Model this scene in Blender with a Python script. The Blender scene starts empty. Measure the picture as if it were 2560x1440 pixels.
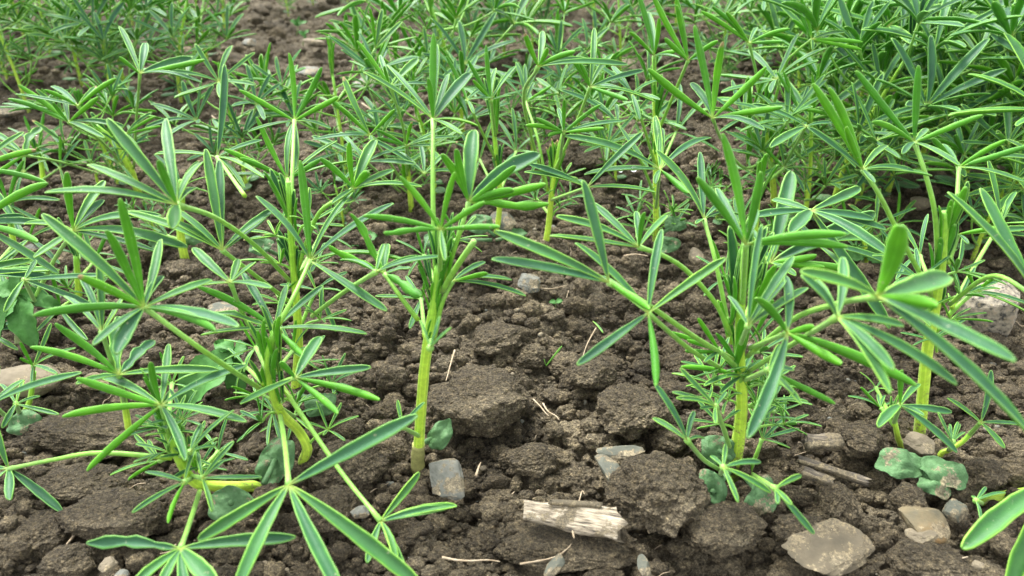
import bpy, bmesh, math, random
import numpy as np
from mathutils import Vector
rnd = random.Random(7)
R = math.radians
# ------------------------------------------------------------------ camera, sky, sun, exposure
PITCH, CAMH, F = R(30), 0.30, 1920.0
scene = bpy.context.scene
col = scene.collection
cd = bpy.data.cameras.new("camera"); cam = bpy.data.objects.new("camera", cd); col.objects.link(cam)
cam.location = (0, 0, CAMH); cam.rotation_euler = (R(90) - PITCH, 0, 0)
cd.sensor_width = 36; cd.lens = 36 * F / 2560; cd.clip_start = 0.01; cd.clip_end = 200
cd.dof.use_dof = True; cd.dof.focus_distance = 0.46; cd.dof.aperture_fstop = 12.5
scene.camera = cam
SUN_EL, SUN_ROT = R(58), R(-35)
world = bpy.data.worlds.new("World"); scene.world = world; world.use_nodes = True
wn = world.node_tree; bg = wn.nodes["Background"]
sky = wn.nodes.new("ShaderNodeTexSky"); sky.sky_type = 'NISHITA'; sky.sun_disc = False
sky.sun_elevation = SUN_EL; sky.sun_rotation = SUN_ROT; sky.dust_density = 3.0; sky.air_density = 1.0
hs = wn.nodes.new("ShaderNodeHueSaturation"); hs.inputs['Saturation'].default_value = 0.12
wn.links.new(sky.outputs[0], hs.inputs['Color']); wn.links.new(hs.outputs[0], bg.inputs[0])
bg.inputs[1].default_value = 0.15
sd = bpy.data.lights.new("sun", 'SUN'); sun = bpy.data.objects.new("sun", sd); col.objects.link(sun)
sd.energy = 1.5; sd.angle = R(14); sd.color = (1.0, 0.97, 0.91)
sun.rotation_euler = (R(90) - SUN_EL, 0, -SUN_ROT + R(180) )
sun.location = (0, 0, 3)
scene.view_settings.view_transform = 'Standard'; scene.view_settings.look = 'None'
scene.view_settings.exposure = 2.0; scene.view_settings.gamma = 1.0
scene.cycles.max_bounces = 6
CAM = np.array([0, 0, CAMH])
def ray(px, py):
    u, v = (px - 1280) / F, (720 - py) / F
    return np.array([u, math.cos(PITCH) + v * math.sin(PITCH), -math.sin(PITCH) + v * math.cos(PITCH)])
def at(px, py, Y):                       # point of that pixel on the vertical sheet at distance Y
    d = ray(px, py); return CAM + d * (Y / d[1])
def atz(px, py, z):                      # at that depth from the lens
    return CAM + ray(px, py) * z
def ground(px, py, h=0.0):
    d = ray(px, py); return CAM + d * ((h - CAMH) / d[2])
def depth(p):
    return (p[1]) * math.cos(PITCH) - (p[2] - CAMH) * math.sin(PITCH)
def unit(v):
    v = np.asarray(v, float); n = np.linalg.norm(v); return v / n if n > 1e-9 else np.array([0, 0, 1.0])
# ------------------------------------------------------------------ noise
def h2(ix, iy, s):
    n = (ix.astype(np.int64) * 374761393 + iy.astype(np.int64) * 668265263 + s * 982451653) & 0xffffffff
    n = ((n ^ (n >> 13)) * 1274126177) & 0xffffffff
    n = ((n ^ (n >> 16)) * 2246822519) & 0xffffffff
    return ((n ^ (n >> 15)) & 0xffffff) / float(0xffffff)
def vn2(x, y, s):
    ix, iy = np.floor(x), np.floor(y); fx, fy = x - ix, y - iy
    fx = fx * fx * (3 - 2 * fx); fy = fy * fy * (3 - 2 * fy)
    return ((h2(ix, iy, s) * (1 - fx) + h2(ix + 1, iy, s) * fx) * (1 - fy) + (h2(ix, iy + 1, s) * (1 - fx) + h2(ix + 1, iy + 1, s) * fx) * fy) * 2 - 1
def vn3(p, s):
    z = p[:, 2]; iz = np.floor(z); fz = z - iz; fz = fz * fz * (3 - 2 * fz)
    ox, oy = 37.7, 91.3
    a = vn2(p[:, 0] + iz * ox, p[:, 1] + iz * oy, s); b = vn2(p[:, 0] + (iz + 1) * ox, p[:, 1] + (iz + 1) * oy, s)
    return a * (1 - fz) + b * fz
def caps(x, y, cell, s):
    gx, gy = np.floor(x / cell), np.floor(y / cell); out = np.zeros_like(x)
    for dx in (-1, 0, 1):
        for dy in (-1, 0, 1):
            cx, cy = gx + dx, gy + dy
            px = (cx + h2(cx, cy, s)) * cell; py = (cy + h2(cx, cy, s + 1)) * cell
            r = cell * (0.35 + 0.6 * h2(cx, cy, s + 2)); hh = 0.3 + 0.7 * h2(cx, cy, s + 3)
            an = h2(cx, cy, s + 4) * 3.14; ex = 0.7 + 0.5 * h2(cx, cy, s + 5)
            ca, sa = np.cos(an), np.sin(an); qx, qy = (x - px), (y - py)
            u, v = (qx * ca + qy * sa) * ex, (-qx * sa + qy * ca) / ex
            d2 = (u * u + v * v) / (r * r)
            tx, ty = h2(cx, cy, s + 6) * 1.4 - .7, h2(cx, cy, s + 7) * 1.4 - .7
            out = np.maximum(out, hh * r * np.clip(1 - d2, 0, 1) ** 0.3 * (0.85 + 0.45 * (tx * qx + ty * qy) / r))
    return out
def height(x, y):
    x = np.asarray(x, float); y = np.asarray(y, float)
    wx = x + 0.006 * vn2(x / 0.03, y / 0.03, 5) + 0.003 * vn2(x / 0.011, y / 0.011, 6) + 0.0012 * vn2(x / 0.004, y / 0.004, 26)
    wy = y + 0.006 * vn2(x / 0.03, y / 0.03, 7) + 0.003 * vn2(x / 0.011, y / 0.011, 8) + 0.0012 * vn2(x / 0.004, y / 0.004, 28)
    h = 0.006 * vn2(x / 0.3, y / 0.3, 1) + 0.004 * vn2(x / 0.12, y / 0.12, 2)
    h = h + 0.40 * caps(wx, wy, 0.055, 11) + 0.45 * caps(wx, wy, 0.027, 31)
    h = h + 0.75 * caps(wx, wy, 0.012, 51) + 0.8 * caps(wx, wy, 0.0058, 71) + 0.6 * caps(wx, wy, 0.0027, 91)
    h = h + 0.0007 * vn2(x / 0.0016, y / 0.0016, 17)
    return h - 0.021
def hz(x, y): return float(height(np.array([x]), np.array([y]))[0])
# ------------------------------------------------------------------ materials
MATS = {}
def newmat(name):
    m = bpy.data.materials.new(name); m.use_nodes = True; MATS[name] = m
    return m, m.node_tree.nodes, m.node_tree.links, m.node_tree.nodes["Principled BSDF"]
def ramp(nt, pts, interp='LINEAR'):
    r = nt.new("ShaderNodeValToRGB"); r.color_ramp.interpolation = interp
    while len(r.color_ramp.elements) < len(pts): r.color_ramp.elements.new(0.5)
    for e, (p, c) in zip(r.color_ramp.elements, pts): e.position = p; e.color = (*c, 1)
    return r
def noise(nt, lk, scale, detail=4, coord='Object', rough=0.6):
    tc = nt.new("ShaderNodeTexCoord"); n = nt.new("ShaderNodeTexNoise"); n.inputs['Scale'].default_value = scale
    n.inputs['Detail'].default_value = detail; n.inputs['Roughness'].default_value = rough
    lk.new(tc.outputs[coord], n.inputs['Vector']); return n
def mixc(nt, lk, fac, a, b, mode='MIX'):
    m = nt.new("ShaderNodeMix"); m.data_type = 'RGBA'; m.blend_type = mode
    for k, v in ((0, fac), (6, a), (7, b)):
        if isinstance(v, (int, float)): m.inputs[k].default_value = v
        elif isinstance(v, tuple): m.inputs[k].default_value = (*v, 1)
        else: lk.new(v, m.inputs[k])
    return m.outputs[2]
def bump(nt, lk, hsock, strength, dist, bsdf):
    b = nt.new("ShaderNodeBump"); b.inputs['Strength'].default_value = strength; b.inputs['Distance'].default_value = dist
    lk.new(hsock, b.inputs['Height']); lk.new(b.outputs[0], bsdf.inputs['Normal'])
def soil_colour(nt, lk, k=1.0):
    n1 = noise(nt, lk, 16, 6); n2 = noise(nt, lk, 300, 8, rough=0.8); n3 = noise(nt, lk, 1100, 3)
    r1 = ramp(nt, [(0.30, (0.070*k, 0.057*k, 0.037*k)), (0.5, (0.140*k, 0.117*k, 0.076*k)), (0.70, (0.245*k, 0.210*k, 0.144*k))])
    lk.new(n1.outputs[0], r1.inputs[0])
    r2 = ramp(nt, [(0.32, (0.30, 0.29, 0.28)), (0.5, (0.95, 0.95, 0.95)), (0.66, (2.0, 1.95, 1.8))]); lk.new(n2.outputs[0], r2.inputs[0])
    c = mixc(nt, lk, 1.0, r1.outputs[0], r2.outputs[0], 'MULTIPLY')
    n5 = noise(nt, lk, 950, 5, rough=0.8); r5 = ramp(nt, [(0.34, (0.45, 0.45, 0.45)), (0.5, (1, 1, 1)), (0.64, (1.8, 1.75, 1.65))]); lk.new(n5.outputs[0], r5.inputs[0])
    c = mixc(nt, lk, 1.0, c, r5.outputs[0], 'MULTIPLY')
    ge = nt.new("ShaderNodeNewGeometry"); r6 = ramp(nt, [(0.0, (0.72, 0.70, 0.68)), (0.6, (1.05, 1.03, 1.0)), (1.0, (1.45, 1.42, 1.36))]); lk.new(ge.outputs['Random Per Island'], r6.inputs[0])
    if k > 1.0: c = mixc(nt, lk, 1.0, c, r6.outputs[0], 'MULTIPLY')
    r3 = ramp(nt, [(0.68, (0, 0, 0)), (0.73, (1, 1, 1))]); lk.new(n3.outputs[0], r3.inputs[0])
    c = mixc(nt, lk, r3.outputs[0], c, (0.40, 0.36, 0.28))
    return c, n2, n3
def soil_mat(name, k=1.0):
    m, nt, lk, b = newmat(name); c, n2, n3 = soil_colour(nt, lk, k)
    lk.new(c, b.inputs['Base Color']); b.inputs['Roughness'].default_value = 0.85
    b.inputs['Specular IOR Level'].default_value = 0.3
    tc = nt.new("ShaderNodeTexCoord"); prev = n2.outputs[0]
    wv = nt.new("ShaderNodeVectorMath"); wv.operation = 'MULTIPLY_ADD'; lk.new(n2.outputs[1], wv.inputs[0]); wv.inputs[1].default_value = (.003, .003, .003); lk.new(tc.outputs['Object'], wv.inputs[2])
    for sc, am in ((300, 1.6), (750, 1.1)):
        vo = nt.new("ShaderNodeTexVoronoi"); vo.inputs['Scale'].default_value = sc; lk.new(wv.outputs[0], vo.inputs['Vector'])
        ma = nt.new("ShaderNodeMath"); ma.operation = 'MULTIPLY_ADD'; lk.new(vo.outputs['Distance'], ma.inputs[0]); ma.inputs[1].default_value = -am; lk.new(prev, ma.inputs[2]); prev = ma.outputs[0]
    bump(nt, lk, prev, 1.0, 0.0034, b)
    return m
soil = soil_mat("tilled_soil"); clodm = soil_mat("clod_soil", 1.12)
def leaf_mat(name, centre, side, rim, spec, trans, mid=None):
    m, nt, lk, b = newmat(name)
    uv = nt.new("ShaderNodeUVMap"); sep = nt.new("ShaderNodeSeparateXYZ"); lk.new(uv.outputs[0], sep.inputs[0])
    s = nt.new("ShaderNodeMath"); s.operation = 'SUBTRACT'; lk.new(sep.outputs[0], s.inputs[0]); s.inputs[1].default_value = 0.5
    a = nt.new("ShaderNodeMath"); a.operation = 'ABSOLUTE'; lk.new(s.outputs[0], a.inputs[0])
    n0 = noise(nt, lk, 500, 3); ma = nt.new("ShaderNodeMath"); ma.operation = 'MULTIPLY_ADD'
    lk.new(n0.outputs[0], ma.inputs[0]); ma.inputs[1].default_value = 0.08; a2 = nt.new('ShaderNodeMath'); a2.operation = 'SUBTRACT'; lk.new(a.outputs[0], a2.inputs[0]); a2.inputs[1].default_value = 0.04; lk.new(a2.outputs[0], ma.inputs[2])
    pts = [(0.0, mid or centre), (0.075 if mid else 0.02, centre), (0.28, centre), (0.44, side), (0.50, rim)]
    r = ramp(nt, pts); lk.new(ma.outputs[0], r.inputs[0])
    oi = nt.new("ShaderNodeObjectInfo")
    r2 = ramp(nt, [(0.0, (0.72, 0.80, 1.05)), (0.5, (1, 1, 1)), (1.0, (1.22, 1.14, 0.75))]); lk.new(oi.outputs['Random'], r2.inputs[0])
    c = mixc(nt, lk, 1.0, r.outputs[0], r2.outputs[0], 'MULTIPLY')
    rv = ramp(nt, [(0.0, (0.42, 0.50, 0.08)), (0.07, (0, 0, 0))]); rvf = ramp(nt, [(0.0, (1, 1, 1)), (0.10, (0, 0, 0))])
    lk.new(sep.outputs[1], rvf.inputs[0]); c = mixc(nt, lk, rvf.outputs[0], c, (0.36, 0.46, 0.10))
    rt = ramp(nt, [(0.955, (0, 0, 0)), (1.0, (0.6, 0.6, 0.6))]); lk.new(sep.outputs[1], rt.inputs[0])
    c = mixc(nt, lk, rt.outputs[0], c, rim)
    gt = nt.new("ShaderNodeMath"); gt.operation = 'GREATER_THAN'; lk.new(oi.outputs['Random'], gt.inputs[0]); gt.inputs[1].default_value = 0.975
    rb = ramp(nt, [(0.94, (0, 0, 0)), (0.99, (1, 1, 1))]); vb = nt.new("ShaderNodeMath"); vb.operation = 'MULTIPLY_ADD'; lk.new(n0.outputs[0], vb.inputs[0]); vb.inputs[1].default_value = 0.06; lk.new(sep.outputs[1], vb.inputs[2]); lk.new(vb.outputs[0], rb.inputs[0])
    mu = nt.new("ShaderNodeMath"); mu.operation = 'MULTIPLY'; lk.new(gt.outputs[0], mu.inputs[0]); lk.new(rb.outputs[0], mu.inputs[1])
    c = mixc(nt, lk, mu.outputs[0], c, (0.34, 0.25, 0.12))
    nsp = noise(nt, lk, 420, 2); rsp = ramp(nt, [(0.70, (0, 0, 0)), (0.74, (.7, .7, .7))]); lk.new(nsp.outputs[0], rsp.inputs[0]); c = mixc(nt, lk, rsp.outputs[0], c, (0.30, 0.34, 0.20))
    n = noise(nt, lk, 90, 5); r3 = ramp(nt, [(0.3, (0.74, 0.78, 0.85)), (0.7, (1.26, 1.2, 1.05))]); lk.new(n.outputs[0], r3.inputs[0])
    c = mixc(nt, lk, 1.0, c, r3.outputs[0], 'MULTIPLY')
    lk.new(c, b.inputs['Base Color']); b.inputs['Roughness'].default_value = 0.5
    b.inputs['Specular IOR Level'].default_value = spec
    b.inputs['Sheen Weight'].default_value = 0.06; b.inputs['Sheen Roughness'].default_value = 0.4
    n4 = noise(nt, lk, 1400, 2); bump(nt, lk, n4.outputs[0], 0.35, 0.0004, b)
    t = nt.new("ShaderNodeBsdfTranslucent"); tc = mixc(nt, lk, 0.5, c, (0.20, 0.50, 0.03)); lk.new(tc, t.inputs[0])
    mx = nt.new("ShaderNodeMixShader"); mx.inputs[0].default_value = trans
    lk.new(b.outputs[0], mx.inputs[1]); lk.new(t.outputs[0], mx.inputs[2]); lk.new(mx.outputs[0], nt["Material Output"].inputs[0])
    return m
upper = leaf_mat("leaflet_upper", (0.042, 0.150, 0.052), (0.060, 0.235, 0.028), (0.21, 0.42, 0.10), 0.32, 0.15)
lower = leaf_mat("leaflet_underside", (0.078, 0.30, 0.014), (0.095, 0.34, 0.020), (0.22, 0.46, 0.09), 0.28, 0.14, mid=(0.10, 0.36, 0.025))
def stem_mat(name, lo, hi, top):
    m, nt, lk, b = newmat(name)
    uv = nt.new("ShaderNodeUVMap"); sep = nt.new("ShaderNodeSeparateXYZ"); lk.new(uv.outputs[0], sep.inputs[0])
    r = ramp(nt, [(0.0, lo), (0.12, hi), (0.55, hi), (1.0, top)]); lk.new(sep.outputs[1], r.inputs[0])
    w = nt.new("ShaderNodeMath"); w.operation = 'MULTIPLY'; lk.new(sep.outputs[0], w.inputs[0]); w.inputs[1].default_value = 44
    sn = nt.new("ShaderNodeMath"); sn.operation = 'SINE'; lk.new(w.outputs[0], sn.inputs[0])
    r4 = ramp(nt, [(0.0, (0.85, 0.9, 0.85)), (1.0, (1.12, 1.1, 1.15))]); lk.new(sn.outputs[0], r4.inputs[0])
    c = mixc(nt, lk, 1.0, r.outputs[0], r4.outputs[0], 'MULTIPLY')
    n = noise(nt, lk, 260, 5); r3 = ramp(nt, [(0.3, (0.78, 0.80, 0.75)), (0.7, (1.2, 1.17, 1.15))]); lk.new(n.outputs[0], r3.inputs[0])
    c = mixc(nt, lk, 1.0, c, r3.outputs[0], 'MULTIPLY')
    if name == "stem_skin":              # soil smears and corky flecks low on the stem
        nd = noise(nt, lk, 420, 6, rough=0.7); md = nt.new("ShaderNodeMath"); md.operation = 'MULTIPLY_ADD'; lk.new(sep.outputs[1], md.inputs[0]); md.inputs[1].default_value = -0.55; lk.new(nd.outputs[0], md.inputs[2])
        rd = ramp(nt, [(0.40, (0, 0, 0)), (0.50, (.8, .8, .8))]); lk.new(md.outputs[0], rd.inputs[0]); c = mixc(nt, lk, rd.outputs[0], c, (0.17, 0.14, 0.075))
    lk.new(c, b.inputs['Base Color']); b.inputs['Roughness'].default_value = 0.5
    b.inputs['Subsurface Weight'].default_value = 0.15; b.inputs['Subsurface Radius'].default_value = (0.6, 1, 0.2); b.inputs['Subsurface Scale'].default_value = 0.002
    b.inputs['Sheen Weight'].default_value = 0.1
    n4 = noise(nt, lk, 900, 2); bump(nt, lk, n4.outputs[0], 0.4, 0.0004, b)
    return m
stemm = stem_mat("stem_skin", (0.34, 0.42, 0.10), (0.48, 0.70, 0.06), (0.20, 0.50, 0.04))
petm = stem_mat("petiole_skin", (0.30, 0.48, 0.03), (0.20, 0.44, 0.045), (0.22, 0.45, 0.08))
def simple(name, pts, scale, rough=0.8, bd=0.001, bs=0.5, stretch=None, spec=0.3, detail=6, dirt=0.0):
    m, nt, lk, b = newmat(name); n = noise(nt, lk, scale, detail)
    if stretch:
        mp = nt.new("ShaderNodeMapping"); mp.inputs['Scale'].default_value = stretch
        tc = nt.new("ShaderNodeTexCoord"); lk.new(tc.outputs['Object'], mp.inputs[0]); lk.new(mp.outputs[0], n.inputs['Vector'])
    r = ramp(nt, pts); lk.new(n.outputs[0], r.inputs[0]); c = r.outputs[0]
    if dirt:
        sc, a_, b_ = soil_colour(nt, lk, 0.95); nd = noise(nt, lk, 75, 7, rough=0.7); rd = ramp(nt, [(0.64 - dirt * 0.4, (0, 0, 0)), (0.68 - dirt * 0.4, (.9, .9, .9))]); lk.new(nd.outputs[0], rd.inputs[0])
        c = mixc(nt, lk, rd.outputs[0], c, sc)
    lk.new(c, b.inputs['Base Color'])
    b.inputs['Roughness'].default_value = rough; b.inputs['Specular IOR Level'].default_value = spec
    bump(nt, lk, n.outputs[0], bs, bd, b); return m
cotm = simple("cotyledon_skin", [(0.3, (0.060, 0.14, 0.050)), (0.6, (0.095, 0.20, 0.080)), (0.8, (0.17, 0.27, 0.14))], 220, 0.65, 0.0016, 0.9, dirt=0.17)
weedm = simple("weed_leaf_skin", [(0.3, (0.035, 0.13, 0.022)), (0.6, (0.06, 0.19, 0.035)), (0.8, (0.12, 0.26, 0.08))], 120, 0.6, 0.0015, 0.7)
weedstem = simple("weed_stem_skin", [(0.3, (0.22, 0.30, 0.10)), (0.7, (0.40, 0.46, 0.24))], 200, 0.7)
grasm = simple("grass_blade_skin", [(0.3, (0.09, 0.28, 0.03)), (0.7, (0.18, 0.42, 0.06))], 200, 0.5)
greyst = simple("grey_stone", [(0.3, (0.10, 0.105, 0.088)), (0.5, (0.15, 0.153, 0.13)), (0.72, (0.27, 0.25, 0.19))], 120, 0.8, dirt=0.35)
darkst = simple("slate_stone", [(0.3, (0.065, 0.07, 0.055)), (0.6, (0.10, 0.105, 0.08)), (0.8, (0.17, 0.16, 0.12))], 90, 0.75, 0.0006, dirt=0.4)
beigest = simple("beige_stone", [(0.3, (0.13, 0.11, 0.075)), (0.55, (0.19, 0.16, 0.11)), (0.8, (0.31, 0.27, 0.20))], 70, 0.85, dirt=0.25)
tanst = simple("tan_stone", [(0.3, (0.075, 0.066, 0.046)), (0.5, (0.12, 0.10, 0.066)), (0.75, (0.18, 0.15, 0.10))], 45, 0.8, 0.0008, dirt=0.35)
ochrest = simple("ochre_stone", [(0.35, (0.10, 0.09, 0.06)), (0.52, (0.17, 0.135, 0.075)), (0.7, (0.26, 0.15, 0.055))], 50, 0.8, dirt=0.3)
granite = simple("speckled_granite", [(0.38, (0.05, 0.05, 0.045)), (0.46, (0.19, 0.17, 0.13)), (0.62, (0.32, 0.28, 0.21)), (0.75, (0.36, 0.24, 0.14))], 260, 0.75, 0.0006, dirt=0.2)
paleroot = simple("dry_root", [(0.3, (0.30, 0.22, 0.13)), (0.7, (0.50, 0.42, 0.30))], 200, 0.8)
woodm = simple("weathered_wood", [(0.34, (0.06, 0.052, 0.043)), (0.45, (0.25, 0.21, 0.15)), (0.57, (0.44, 0.38, 0.28)), (0.8, (0.54, 0.48, 0.38))], 1, 0.8, 0.0012, 0.9, (110, 700, 700), dirt=0.22)
darkwood = simple("charred_wood", [(0.3, (0.03, 0.028, 0.025)), (0.5, (0.10, 0.085, 0.065)), (0.75, (0.38, 0.32, 0.22))], 1, 0.85, 0.0012, 0.9, (100, 800, 800), dirt=0.35)
dropm, nt, lk, b = newmat("water_drop"); b.inputs['Base Color'].default_value = (1, 1, 1, 1); b.inputs['Roughness'].default_value = 0.02
b.inputs['Transmission Weight'].default_value = 1.0; b.inputs['IOR'].default_value = 1.33
# ------------------------------------------------------------------ mesh helpers
class MB:
    def __init__(s): s.v, s.f, s.uv, s.mi, s.n = [], [], [], [], 0
    def add(s, verts, faces, uvs, mats):
        s.v.append(np.asarray(verts)); s.f += [tuple(i + s.n for i in f) for f in faces]
        s.uv.append(np.asarray(uvs)); s.mi += list(mats); s.n += len(verts)
    def build(s, name, mats, parent=None, origin=None):
        V = np.vstack(s.v); UV = np.vstack(s.uv)
        if origin is None: origin = V.mean(axis=0) if parent is None else np.zeros(3)
        me = bpy.data.meshes.new(name); me.from_pydata((V - origin).tolist(), [], s.f)
        for m in mats: me.materials.append(m)
        me.polygons.foreach_set("material_index", s.mi); me.polygons.foreach_set("use_smooth", [True] * len(s.f))
        ul = me.uv_layers.new(name="UVMap"); idx = np.empty(len(me.loops), int); me.loops.foreach_get("vertex_index", idx)
        ul.data.foreach_set("uv", UV[idx].ravel()); me.update()
        o = bpy.data.objects.new(name, me); col.objects.link(o)
        o.location = Vector(origin)
        if parent: o.parent = parent
        return o
def tag(o, label=None, cat=None, group=None, kind=None):
    if label: o["label"] = label
    if cat: o["category"] = cat
    if group: o["group"] = group
    if kind: o["kind"] = kind
    return o
def empty(name, loc, label, cat, group=None):
    o = bpy.data.objects.new(name, None); o.empty_display_size = 0.02; col.objects.link(o); o.location = Vector(loc)
    return tag(o, label, cat, group)
def spline(pts, n):                      # Catmull-Rom through the points
    P = [np.asarray(p, float) for p in pts]
    if len(P) == 2: return np.array([P[0] + (P[1] - P[0]) * t for t in np.linspace(0, 1, n)])
    Q = [2 * P[0] - P[1]] + P + [2 * P[-1] - P[-2]]; out = []; k = len(P) - 1
    for t in np.linspace(0, k, n):
        i = min(int(t), k - 1); u = t - i; a, b, c, d = Q[i:i + 4]
        out.append(0.5 * ((2 * b) + (c - a) * u + (2 * a - 5 * b + 4 * c - d) * u * u + (3 * b - a - 3 * c + d) * u ** 3))
    return np.array(out)
def tube(mb, pts, r0, r1, n=12, sides=8, mi=0, bulge=0.0, cap=True, wob=0.0, spl=True):
    C = spline(pts, n) if spl else np.asarray(pts); n = len(C); T = np.gradient(C, axis=0); V, UV, Fc = [], [], []
    ref = np.array([0.31, -0.9, 0.2]); 
    for i in range(n):
        t = unit(T[i]); a = unit(ref - t * ref.dot(t)); b = np.cross(t, a); ref = a; v = i / (n - 1)
        r = r0 + (r1 - r0) * v
        r *= 1 + bulge * (math.exp(-((1 - v) / 0.06) ** 2)) + wob * math.sin(i * 2.1 + r0 * 9999)
        for k in range(sides):
            an = 2 * math.pi * k / sides; rr = r * (1 + 0.06 * (k % 2))
            V.append(C[i] + (a * math.cos(an) + b * math.sin(an)) * rr); UV.append((k / sides, v))
    for i in range(n - 1):
        for k in range(sides):
            Fc.append((i * sides + k, i * sides + (k + 1) % sides, (i + 1) * sides + (k + 1) % sides, (i + 1) * sides + k))
    if cap:
        Fc.append(tuple(range(sides))[::-1]); Fc.append(tuple((n - 1) * sides + k for k in range(sides)))
    mb.add(V, Fc, UV, [mi] * len(Fc))
def wprof(v, pw=0.55, tp=5): return max(0.0, (v ** pw) * math.sqrt(max(0, 1 - v ** tp)))
def leaflet(mb, A, B, nrm, wid, fold=1.9, bend=0.06, nv=14, ns=8, seed=0, crumple=0.0, mi=(0, 1), bluntness=4):
    """channelled narrow leaflet: closed shell from hub A to tip B, upper face towards nrm; fold = arc of the section in radians"""
    rg = random.Random(seed); A, B = np.asarray(A), np.asarray(B); L = np.linalg.norm(B - A); d = unit(B - A)
    n0 = nrm - d * np.dot(nrm, d)
    if np.linalg.norm(n0) < 0.15: n0 = np.array([0, 0, 1.0]) - d * d[2] + 0.01
    n0 = unit(n0); s0 = np.cross(d, n0)
    tw = rg.uniform(-0.5, 0.5); bs = rg.uniform(-0.03, 0.03) * L; bn = -bend * L
    th = max(0.00035, wid * 0.05); V, UV = [], []
    vs = [0.0] + [0.5 - 0.5 * math.cos(math.pi * (0.04 + 0.96 * i / (nv - 1))) for i in range(nv)]
    vs[-1] = 0.997; nvv = len(vs); ph = rg.uniform(0, 6)
    for v in vs:
        q = 4 * v * (1 - v)
        c = A + (B - A) * v - n0 * bn * q + s0 * bs * q + n0 * (-bend * 0.6 * L * (v ** 3) * q)
        c = c + n0 * crumple * L * 0.03 * math.sin(v * 9 + ph) * v + s0 * crumple * L * 0.03 * math.sin(v * 6 + ph * 2) * v
        ang = tw * v; n = n0 * math.cos(ang) + s0 * math.sin(ang); s = s0 * math.cos(ang) - n0 * math.sin(ang)
        w = max(0.06, wprof(v, 0.55, bluntness)) * wid * 0.5 * (1 + 0.05 * math.sin(v * 23 + ph)) * (1 + crumple * 0.25 * math.sin(v * 19 + ph))
        fo = fold * (1 - 0.25 * math.sin(math.pi * v)) ; Rr = w / (fo / 2)
        for lay in (1, -1):
            for k in range(ns + 1):
                a = (k / ns * 2 - 1) * fo / 2; edge = abs(k / ns * 2 - 1)
                x = Rr * math.sin(a); z = Rr * (1 - math.cos(a)) * 1.0 + 0.12 * w * abs(k / ns * 2 - 1)
                ni = np.array([-math.sin(a), math.cos(a)])
                t = th * (1.1 if edge > 0.8 else 0.8) * (0.5 if edge == 1 else 1)
                V.append(c + s * (x + ni[0] * t * lay) + n * (z + ni[1] * t * lay)); UV.append((k / ns, v))
    Fc, M = [], []; st = 2 * (ns + 1)
    for i in range(nvv - 1):
        for k in range(ns):
            a = i * st + k; Fc.append((a, a + 1, a + 1 + st, a + st)); M.append(mi[0])
            a += ns + 1; Fc.append((a + 1, a, a + st, a + 1 + st)); M.append(mi[1])
        a, b2 = i * st, i * st + ns + 1; Fc.append((b2, a, a + st, b2 + st)); M.append(mi[1])
        a, b2 = i * st + ns, i * st + 2 * ns + 1; Fc.append((a, b2, b2 + st, a + st)); M.append(mi[1])
    for k in range(ns):
        a = (nvv - 1) * st + k; Fc.append((a, a + 1, a + ns + 2, a + ns + 1)); M.append(mi[1])
    mb.add(V, Fc, UV, M)
def icos(level):
    bm = bmesh.new(); bmesh.ops.create_icosphere(bm, subdivisions=level, radius=1)
    v = np.array([x.co[:] for x in bm.verts]); f = [tuple(y.index for y in x.verts) for x in bm.faces]; bm.free(); return v, f
ICO = {k: icos(k) for k in (1, 2, 3, 4, 5, 6)}
def lump(level, seed, angular=0.0, rough=1.0, planes=12, gran=0.0):
    v, f = ICO[level]; g = np.random.RandomState(seed); r = np.ones(len(v))
    if angular > 0:
        N = g.normal(size=(planes, 3)); N /= np.linalg.norm(N, axis=1)[:, None]; D = g.uniform(0.62, 1.0, planes)
        dot = v @ N.T; rr = np.min(np.where(dot > 0.05, D / np.maximum(dot, 0.05), 9), axis=1); rr = np.minimum(rr, 1.25)
        r = r * (1 - angular) + rr * angular
    o = g.uniform(-50, 50, 3)
    r += rough * (0.20 * vn3(v * 1.6 + o, seed) + 0.13 * vn3(v * 3.5 + o, seed + 1) + 0.08 * vn3(v * 8 + o, seed + 2) + 0.045 * vn3(v * 17 + o, seed + 3))
    if gran > 0:
        for sc, am, sd in ((3.2, .16, 1), (7.5, .085, 2), (15.0, .045, 3)):
            if sc > 9 and level < 5: continue
            q = v * sc + o + 0.35 * np.stack([vn3(v * sc * 1.3 + 3, seed), vn3(v * sc * 1.3 + 9, seed + 5), vn3(v * sc * 1.3 + 17, seed + 7)], axis=1)
            c0 = np.floor(q); d2 = np.full(len(v), 9.0); e2 = np.full(len(v), 9.0)
            for a in (-1, 0, 1):
                for b_ in (-1, 0, 1):
                    for c_ in (-1, 0, 1):
                        cc = c0 + (a, b_, c_); k2 = cc[:, 2] * 57 + 11
                        pt = cc + np.stack([h2(cc[:, 0] + k2, cc[:, 1], sd), h2(cc[:, 0], cc[:, 1] + k2, sd + 3), h2(cc[:, 0] - k2, cc[:, 1] + k2, sd + 6)], axis=1)
                        dd = ((q - pt) ** 2).sum(axis=1); e2 = np.minimum(e2, np.maximum(d2, dd)); d2 = np.minimum(d2, dd)
            pl = np.minimum(np.sqrt(e2) - np.sqrt(d2), 0.30) / 0.30
            r += gran * am * (0.45 * pl + 0.5 * (0.6 - np.minimum(np.sqrt(d2), 1.1)))
    return v * r[:, None], f
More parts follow.
